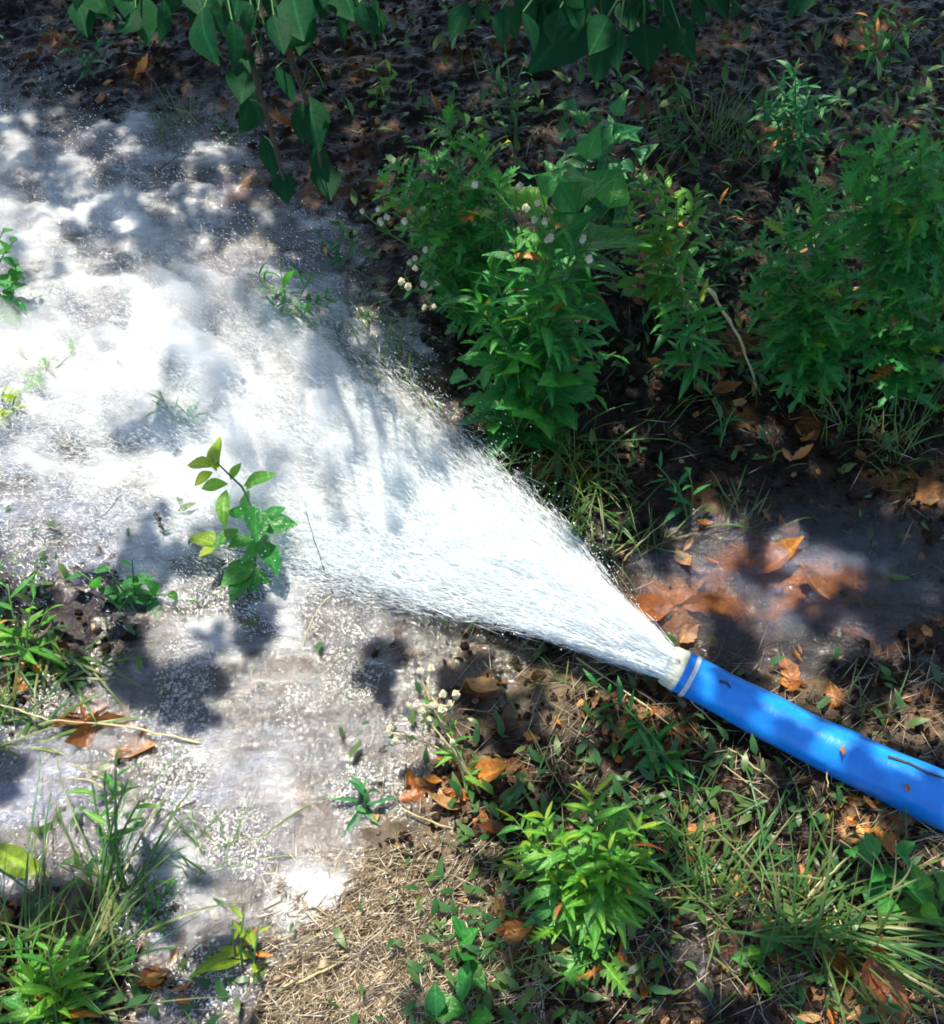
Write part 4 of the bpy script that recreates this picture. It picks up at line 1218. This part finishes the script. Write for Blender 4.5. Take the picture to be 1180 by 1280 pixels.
blades('grass_tuft', 'dark grass tuft at the right edge above the pool', 'grass', [(1060, 520, 40, (.08, .2), None, .002), (1120, 560, 40, (.08, .2), None, .002), (1150, 500, 30, (.08, .2), None, .002)], group=GR)
blades('grass_tuft', 'grass tuft bending into the shallows at left of the froth', 'grass', [(150, 1120, 16, (.12, .24), (20, -90), .0026), (265, 1090, 22, (.08, .16), (10, -60), .002)], group=GR)
blades('grass_tuft', 'green blades drooping at the left edge below the orange leaves', 'grass', [(20, 910, 24, (.08, .16), (30, -15), .005), (60, 830, 24, (.08, .16), (40, 30), .004)], group=GR)

# ------------------------------------------------------------------ fallen leaves
FL = 'fallen orange leaves'
for (px, py, sz, lb) in (
        (135, 915, .10, 'curled orange leaf standing at the water edge on the left'), (165, 940, .085, 'orange leaf lying beside the curled one on the left'),
        (110, 900, .08, 'red brown leaf behind the curled orange leaf'), (535, 990, .09, 'large bright orange leaf below the white seed heads'),
        (555, 1010, .05, 'orange leaf half under the large bright one'), (600, 975, .08, 'orange red leaf left of the bushy weed'),
        (615, 1040, .045, 'small red leaf at the left foot of the bushy weed'), (810, 765, .085, 'long orange leaf beside the jet just before the collar'),
        (855, 795, .06, 'orange leaf touching the hose collar'), (600, 865, .06, 'tan wet leaf in the mud right of the seed heads'),
        (655, 925, .05, 'brown leaf in the mud above the bushy weed'), (985, 670, .075, 'orange leaf under the pool surface, farthest in the pool'),
        (960, 715, .1, 'broad orange leaf under the rippled pool'), (1015, 735, .07, 'orange leaf at the right of the rippled pool'),
        (850, 705, .055, 'brown orange leaf at the left side of the pool'), (870, 760, .06, 'pale orange leaf under water near the hose'),
        (985, 842, .055, 'tan leaf plastered on mud above the hose'), (1040, 875, .06, 'crumpled tan leaf touching the upper side of the hose'),
        (1070, 1030, .09, 'golden leaf heap edge below the hose on the right'), (1100, 1050, .06, 'yellow leaf right of the golden one below the hose'),
        (1060, 1000, .045, 'round tan leaf just under the hose'), (1085, 1230, .09, 'golden leaf in the bottom right corner'),
        (1110, 1255, .07, 'orange leaf lowest in the bottom right corner'), (1045, 1210, .05, 'ochre leaf left of the corner leaves'),
        (355, 160, .07, 'bright tan leaf between the hanging vine leaves'), (180, 95, .06, 'orange leaf on dark mud at the top left'),
        (130, 130, .05, 'orange leaf left of the small grass on the mud'), (1080, 45, .07, 'orange leaf in the top right corner'),
        (1140, 35, .08, 'rust brown curled leaf in the top right corner'), (1155, 140, .05, 'bright orange leaf on the upper right edge'),
        (905, 490, .055, 'pale tan leaf under the leaning twig'), (895, 470, .045, 'orange leaf beside the pale tan one under the twig'),
        (820, 460, .04, 'small pink tan leaf right of the clump'), (1010, 545, .05, 'tan leaf lying in dark debris above the pool'),
        (1000, 575, .04, 'small tan leaf below another in the dark debris'), (1175, 295, .06, 'orange leaf at the right edge under the weeds'),
        (880, 660, .04, 'small rusty leaf at the pool edge'), (1150, 690, .05, 'rust leaf at the right edge beside the pool'),
        (790, 930, .05, 'red orange leaf in the grass below the hose collar'), (20, 860, .06, 'rusty leaf at the left edge'),
        (640, 1165, .05, 'golden leaf beside the foot of the bushy weed'), (10, 1140, .045, 'orange leaf at the left edge near the bottom'),
        (195, 1225, .05, 'orange brown leaf in the bottom left shallows'), (580, 60, .04, 'pale fallen leaf in top shade'), (545, 135, .04, 'pink fallen leaf above the feathery weed'), (716, 222, .03, 'small orange leaf caught in the arrow leaved weed')):
    g = gpt(px, py, .006)
    if 'caught' in lb:
        g = at(px, py, .33)
    a = random.uniform(0, 6.28)
    me = random.choice(leaf_of('curl', 'dead'))
    o = place_leaf('fallen_leaf', me, np.zeros(3), None, g - np.array([math.cos(a), math.sin(a), 0]) * sz * .5, np.array([math.cos(a), math.sin(a), random.uniform(-.05, .12)]), unit(np.array([0, 0, 1]) + np.random.normal(0, .22, 3)), sz * 1.05, 1.15)
    tag(o, lb, 'fallen leaf', FL)
for (cx, cy_, n_, sp_, wh) in ((140, 920, 15, 30, 'beside the curled orange leaf at the left water edge'), (565, 990, 18, 30, 'around the bright orange leaf below the white seed heads'), (610, 1000, 6, 25, 'at the left side of the bright bushy weed'),
                                (812, 768, 6, 20, 'by the long leaf between jet and pool'), (1075, 1035, 18, 34, 'in the golden leaves just below the hose'), (1095, 1238, 18, 34, 'among the golden leaves of the bottom right corner'),
                                (880, 715, 6, 34, 'at the left side of the rippled pool'), (960, 715, 6, 40, 'in the middle of the rippled pool'), (985, 842, 7, 40, 'on the mud along the upper side of the hose'), (1085, 50, 6, 26, 'in the top right corner'),
                                (900, 490, 5, 16, 'under the pale leaning twig'), (20, 850, 8, 26, 'at the left edge under the narrow leaved weed'), (790, 930, 5, 22, 'in the grass below the hose collar'), (640, 1165, 6, 24, 'under the left foot of the bright bushy weed'),
                                (200, 1228, 6, 22, 'in the bottom left shallows'), (180, 100, 4, 14, 'on the dark mud at the top left'), (355, 160, 4, 12, 'behind the hanging vine leaves'), (1010, 555, 4, 16, 'in the dark debris above the pool'),
                                (700, 890, 5, 30, 'on the mud above the bright bushy weed'), (940, 1100, 6, 60, 'in the thin grass right of the bright bushy weed'), (850, 1200, 8, 60, 'on the mud at the bottom between weed and corner leaves')):
    for k in range(n_):
        g = gpt(cx + random.gauss(0, sp_), cy_ + random.gauss(0, sp_ * .7), .004)
        a = random.uniform(0, 6.28)
        o = place_leaf('leaf_scrap', random.choice(leaf_of('curl', 'dead')), np.zeros(3), None, g, np.array([math.cos(a), math.sin(a), random.uniform(-.1, .5)]), unit(np.array([0, 0, 1]) + np.random.normal(0, .4, 3)), random.uniform(.016, .04), random.uniform(.7, 1.3))
        tag(o, 'small orange leaf scrap ' + wh, 'leaf scrap', 'leaf scraps ' + wh)
# the yellow strap leaf at the left edge
g = gpt(-6, 1062, .02)
o = place_leaf('strap_leaf', leaf_of('lance', 'yellow')[0], np.zeros(3), None, g, at(78, 1112, .02) - g, np.array([0, -.3, 1]), .11, 1.6)
tag(o, 'thick yellow green strap leaf lying at the left edge near the bottom', 'leaf')

# ------------------------------------------------------------------ twigs and dry stalks
TW = 'dry stalks'
for (x0, y0, z0, x1, y1, z1, r_, mat, bendz, lb) in (
        (378, 815, .0, 412, 745, .05, .0013, 'pale_stem', .02, 'thin dry stalk standing on the froth below the sprig'),
        (416, 742, .01, 382, 640, .10, .0011, 'twig', .02, 'thin dark stalk bending over the lower edge of the stream'),
        (882, 358, .24, 942, 492, .02, .0040, 'pale_stem', .03, 'pale knobbly twig leaning among the right hand weeds'),
        (185, 222, .03, 222, 196, .05, .0022, 'twig', .0, 'short dark stick poking out of the blue foam'),
        (720, 822, .02, 960, 1000, .03, .0016, 'pale_stem', .01, 'long dry stalk running parallel below the hose'),
        (760, 835, .03, 905, 960, .04, .0015, 'twig', .02, 'brown stalk beside the long dry one below the hose'),
        (850, 860, .05, 895, 905, .02, .0014, 'straw', .0, 'short straw stalk crossing under the hose collar'),
        (910, 935, .02, 975, 985, .02, .0015, 'pale_stem', .005, 'bent straw stalk on mud below the hose'),
        (985, 960, .01, 1000, 1015, .02, .0014, 'pale_stem', .01, 'short upright straw under the hose'),
        (1020, 940, .02, 1035, 985, .05, .0013, 'pale_stem', .01, 'yellow straw right of the short upright one'),
        (525, 835, .02, 510, 780, .06, .0011, 'twig', .02, 'thin dark stem above the seed heads'),
        (620, 1060, .01, 500, 1010, .02, .0018, 'pale_stem', .006, 'dry stalk lying over the mud below the orange leaves'),
        (560, 1115, .01, 350, 1215, .012, .0024, 'twig', .006, 'brown stalk lying at the upper edge of the straw patch'),
        (540, 1100, .015, 380, 1180, .015, .0016, 'pale_stem', .006, 'pale stalk lying along the brown one'),
        (350, 1240, .01, 440, 1195, .012, .0026, 'pale_stem', .004, 'thick pale stalk left of the straw patch'),
        (940, 1170, .03, 1050, 1172, .03, .0020, 'stem', .004, 'green stalk lying level in the lower right'),
        (1010, 1120, .04, 1075, 1060, .06, .0016, 'pale_stem', .01, 'pale stalk rising to grey leaves below the hose'),
        (1025, 1115, .02, 1055, 1170, .02, .0022, 'pale_stem', .004, 'short pale stalk in the grass at lower right'),
        (955, 1010, .02, 955, 1120, .04, .0020, 'stem', .01, 'upright bent green stalk below the hose'),
        (875, 985, .03, 955, 1010, .06, .0016, 'stem', .01, 'green stalk arching to the bent upright one'),
        (780, 700, .01, 838, 648, .06, .0014, 'pale_stem', .02, 'arching yellow straw at the pool corner'),
        (250, 930, .01, 60, 900, .03, .0022, 'pale_stem', .006, 'white forked stalk at the left edge below the leaves'),
        (60, 900, .03, 0, 880, .04, .0018, 'pale_stem', .004, 'white stalk tip at the left edge'),
        (130, 975, .04, 90, 955, .07, .0024, 'pale_stem', .004, 'white broken stub beside the sunlit stalks'),
        (130, 985, .04, 82, 972, .06, .0022, 'pale_stem', .004, 'lower white broken stub beside the sunlit stalks'),
        (245, 1000, .01, 195, 1030, .02, .0014, 'twig', .0, 'thin dark stick across the pale shallows'),
        (150, 620, .03, 115, 655, .03, .0014, 'twig', .0, 'dark thin stick in the grey froth left of the sprig'),
        (195, 640, .04, 205, 668, .01, .0035, 'twig', .0, 'short dark stub in the froth left of the sprig'),
        (1085, 900, .02, 1180, 880, .03, .0014, 'twig', .004, 'thin stick above the hose at the right edge'),
        (740, 540, .02, 800, 640, .04, .0018, 'twig', .01, 'brown stalk leaning from the grass toward the pool')):
    a = at(x0, y0, z0); b = at(x1, y1, z1)
    ga = float(ground_h(a[0], a[1])); gb = float(ground_h(b[0], b[1]))
    a[2] = max(a[2], ga + r_); b[2] = max(b[2], gb + r_)
    pth = bez(a, (a + b) / 2 + np.array([random.gauss(0, .008), random.gauss(0, .008), bendz]), b, 12)
    pth += np.random.normal(0, r_ * .5, pth.shape)
    V, F = tube_arrays(pth - a, np.linspace(r_, r_ * .55, 12) * (1 + .25 * np.sin(np.arange(12) * 2.1)), 6)
    me = np_mesh('dry_stalk', V, F); set_attr(me, 'rnd', np.full(len(V), .7))
    o = link('dry_stalk', me, M[mat]); o.location = Vector(a)
    tag(o, lb, 'stalk', TW)

# bits of plant stuck on the hose
def on_hose(s, ang, lift=None):
    i = int(np.searchsorted(HSS, s))
    lift = .0342 + .0092 * min(1, max(0, (s - .04) / .5))
    return HC[i] + (math.cos(ang) * HSD[i] + math.sin(ang) * HUP[i]) * lift


for (s0, a0, pts, lb) in (
        (.35, 1.75, [(0, 0), (.03, .12), (.055, .05), (.085, .16), (.10, .0)], 'dark wet root thread stuck on the upper side of the hose'),
        (.52, 1.6, [(0, .1), (.02, 0), (.03, -.25), (.05, -.45), (.052, -.7)], 'dark thread stuck on the hose at the right edge'),
        (.085, 1.5, [(0, 0), (.012, .1), (.02, -.05)], 'dark speck of root on the hose near the clamp')):
    pth = np.array([on_hose(s0 + ds, a0 + da) for ds, da in pts])
    V, F = tube_arrays(pth - pth[0], np.linspace(.0022, .0012, len(pth)), 5)
    o = link('root_thread', np_mesh('root_thread', V, F), M['twig']); o.location = Vector(pth[0])
    tag(o, lb, 'debris', 'bits stuck on the hose')
for s0, a0, lb in ((.285, 1.35, 'tan crumb of leaf on the hose by the highlights'), (.385, 1.1, 'tan crumb of leaf farther along the hose')):
    p = on_hose(s0, a0)
    o = place_leaf('leaf_crumb', leaf_of('curl', 'dead')[0], np.zeros(3), None, p, HSD[10] + [.2, .1, 0], HUP[10], .016, 1.3)
    tag(o, lb, 'debris', 'bits stuck on the hose')

# ------------------------------------------------------------------ litter, straw, clods, ground cover
def field(n, dens, seed, lo=(-60, -60), hi=(1240, 1340)):
    r = np.random.default_rng(seed)
    p = np.stack([r.uniform(lo[0], hi[0], n), r.uniform(lo[1], hi[1], n)], 1)
    g = at(p[:, 0], p[:, 1])
    ok = r.random(n) < np.clip(dens(p[:, 0], p[:, 1], g), 0, 1)
    return g[ok], p[ok], r


dryc = lambda px, py: np.clip(1 - FOAM(px, py) * 2.2, 0, 1) * (1 - np.clip(1.5 * np.exp(-((px - 960) / 150) ** 2 - ((py - 725) / 85) ** 2), 0, 1)) * (1 - .7 * np.exp(-((px - 985) / 70) ** 2 - ((py - 845) / 45) ** 2))
# straw
g, p, r = field(22000, lambda x, y, g: dryc(x, y) * (.06 + 1.4 * np.clip(DRY(x, y), 0, 1)) + .22 * (x > 640) * (y > 800), 201)
n = len(g)
ln = r.uniform(.015, .11, n); an = r.uniform(0, 6.28, n)
an = np.where(r.random(n) < .5, r.normal(.55, .5, n), an)
D = unit(np.stack([np.cos(an), np.sin(an), r.normal(0, .12, n)], 1)); S = unit(np.cross(D, [0, 0, 1.])); U = np.cross(S, D)
wd = r.uniform(.0006, .0016, n)
P = g.copy(); P[:, 2] = ground_h(g[:, 0], g[:, 1]) + r.uniform(.001, .012, n)
V, F = scatter_arrays(BIP, BIPF, P, S * wd[:, None], D * ln[:, None], U * wd[:, None])
g2, p2, r = field(9000, lambda x, y, g: DRY(x, y) * 1.3, 231, (330, 1060), (680, 1320))
m_ = len(g2); ln2 = r.gamma(2, .012, m_).clip(.006, .12); an = np.where(r.random(m_) < .4, r.normal(.5, .35, m_), r.uniform(0, 6.28, m_))
D = unit(np.stack([np.cos(an), np.sin(an), r.normal(0, .15, m_)], 1)); S = unit(np.cross(D, [0, 0, 1.])); U = np.cross(S, D)
wd2 = r.uniform(.0006, .0022, m_)
P2 = g2.copy(); P2[:, 2] = ground_h(g2[:, 0], g2[:, 1]) + r.uniform(.001, .010, m_)
V2, F2 = scatter_arrays(BIP, BIPF, P2, S * wd2[:, None], D * ln2[:, None], U * wd2[:, None])
V, F = merge([(V, F), (V2, F2)]); n += m_
me = np_mesh('straw', V, F); set_attr(me, 'rnd', np.repeat(r.random(n), 5))
tag(link('straw', me, M['straw']), 'dry straw and grass stems strewn on the ground', 'straw', kind='stuff')
# litter of small leaf pieces
g, p, r = field(26000, lambda x, y, g: dryc(x, y) * .75 * np.clip((fbm(g[:, 0] * 7, g[:, 1] * 7, 3, 55) - .3) * 3, .15, 1) * (1 - .97 * DRY(x, y)), 202)
n = len(g)
QV = np.array([[-.3, -.5, .1], [.3, -.45, .0], [.42, .1, -.05], [.1, .55, .12], [-.4, .2, .15], [0, 0, -.08]])
QF = np.array([[0, 1, 5], [1, 2, 5], [2, 3, 5], [3, 4, 5], [4, 0, 5]])
an = r.uniform(0, 6.28, n)
D = unit(np.stack([np.cos(an), np.sin(an), r.normal(0, .35, n)], 1)); S = unit(np.cross(D, np.array([0, 0, 1.]) + r.normal(0, .35, (n, 3)))); U = np.cross(S, D)
sz = r.gamma(3, .0035, n).clip(.004, .03)[:, None]
P = g.copy(); P[:, 2] = ground_h(g[:, 0], g[:, 1]) + .002 + sz[:, 0] * .15
V, F = scatter_arrays(QV, QF, P, S * sz * r.uniform(.5, 1, (n, 1)), D * sz, U * sz)
me = np_mesh('leaf_litter', V, F, False); set_attr(me, 'rnd', np.repeat(r.random(n) ** 2.8, 6))
tag(link('leaf_litter', me, M['litter']), 'rotting leaf pieces strewn over the wet soil', 'leaf litter', kind='stuff')
# clods
g, p, r = field(15000, lambda x, y, g: dryc(x, y) * .55, 203)
n = len(g)
sz = r.gamma(2, .0022, n).clip(.0015, .014)[:, None]
P = g.copy(); P[:, 2] = ground_h(g[:, 0], g[:, 1]) + sz[:, 0] * .2
A = unit(r.normal(0, 1, (n, 3))); B_ = unit(np.cross(A, r.normal(0, 1, (n, 3)))); C_ = np.cross(A, B_)
V, F = scatter_arrays(ICO, ICOF, P, A * sz, B_ * sz * r.uniform(.5, 1, (n, 1)), C_ * sz * r.uniform(.4, .9, (n, 1)))
V = V + RNG.normal(0, .0004, V.shape)
me = np_mesh('soil_crumbs', V, F, False)
dd = DRY(p[:, 0], p[:, 1])
set_attr(me, 'rnd', np.repeat(np.clip(r.random(n) * .5 + dd * 1.1, 0, 1), 12))
tag(link('soil_crumbs', me, M['clod']), 'crumbs of wet soil over the ground', 'soil', kind='stuff')
# low ground cover
COV = grid_map([
    [.3, .3, .3, .3, .3, .3, .3, .3, .3, .3, .3, .4, .4], [.1, .05, .1, .2, .3, .3, .4, .4, .4, .4, .4, .4, .4], [0, 0, 0, 0, .1, .3, .6, .6, .5, .5, .5, .6, .6],
    [0, 0, 0, 0, .1, .2, .7, .7, .6, .4, .5, .7, .7], [0, 0, 0, .1, .3, .3, .6, .7, .6, .5, .6, .7, .6], [0, 0, 0, 0, .05, .2, .3, .6, .4, .3, .4, .4, .3], [0, 0, 0, 0, 0, 0, .1, .4, .3, .1, .1, .15, .2],
    [.2, .1, .1, .1, 0, 0, 0, .1, .05, 0, 0, .05, .1], [.3, .2, .1, .1, 0, 0, .1, .2, 0, 0, 0, 0, 0], [.2, .1, .05, .0, 0, .12, .15, .35, .35, .15, .05, .05, .05], [.1, .15, .1, 0, 0, .1, .2, .4, .4, .3, .12, .1, .2],
    [.2, .3, .1, .1, 0, .1, .2, .35, .35, .3, .25, .2, .3], [.5, .4, .1, .1, .0, .05, .3, .3, .2, .3, .4, .4, .4], [.5, .4, .1, .1, 0, .05, .3, .2, .1, .1, .2, .3, .3]])
g, p, r = field(24000, lambda x, y, g: COV(x, y) * np.clip((fbm(g[:, 0] * 8, g[:, 1] * 8, 3, 58) - .36) * 5, 0, 1), 204)
n = len(g)
LV = np.array([[0, 0, 0], [-.16, .3, .05], [.16, .3, .05], [-.13, .65, .03], [.13, .65, .03], [0, 1, -.14]])
LF = np.array([[0, 2, 1], [1, 2, 4], [1, 4, 3], [3, 4, 5]])
an = r.uniform(0, 6.28, n)
D = unit(np.stack([np.cos(an), np.sin(an), r.uniform(.0, 1.1, n)], 1)); S = unit(np.cross(D, np.array([0, 0, 1.]) + r.normal(0, .3, (n, 3)))); U = np.cross(S, D)
bank = np.clip((g[:, 1] - 1.3) * 1.5, 0, 1) * (g[:, 0] > -.3)
sz = (r.uniform(.012, .04, n) * (1 + .5 * bank))[:, None]
P = g.copy(); P[:, 2] = ground_h(g[:, 0], g[:, 1]) + r.uniform(0, .03, n) + bank * r.uniform(0, .12, n)
V, F = scatter_arrays(LV, LF, P, S * sz, D * sz, U * sz)
me = np_mesh('ground_cover', V, F); set_attr(me, 'rnd', np.repeat(r.random(n), 6))
tag(link('ground_cover', me, M['cover']), 'low green seedlings and leaves covering the bank', 'ground cover', kind='stuff')
# loose grass
spec = []
r = np.random.default_rng(205)
for k in range(420):
    x, y = r.uniform(-20, 1200), r.uniform(-20, 1290)
    if r.random() < COV(x, y) * .9 + (.12 if x > 600 and y > 820 else 0):
        spec.append((x, y, int(r.integers(4, 10)), (.04, .14), None, .0017))
blades('grass', 'thin scattered grass blades among the weeds', 'grass', spec, kind='stuff')
print('objects', len(bpy.data.objects), 'tris', sum(len(o.data.loop_triangles) or sum(len(p.vertices) - 2 for p in o.data.polygons) if False else 0 for o in []))
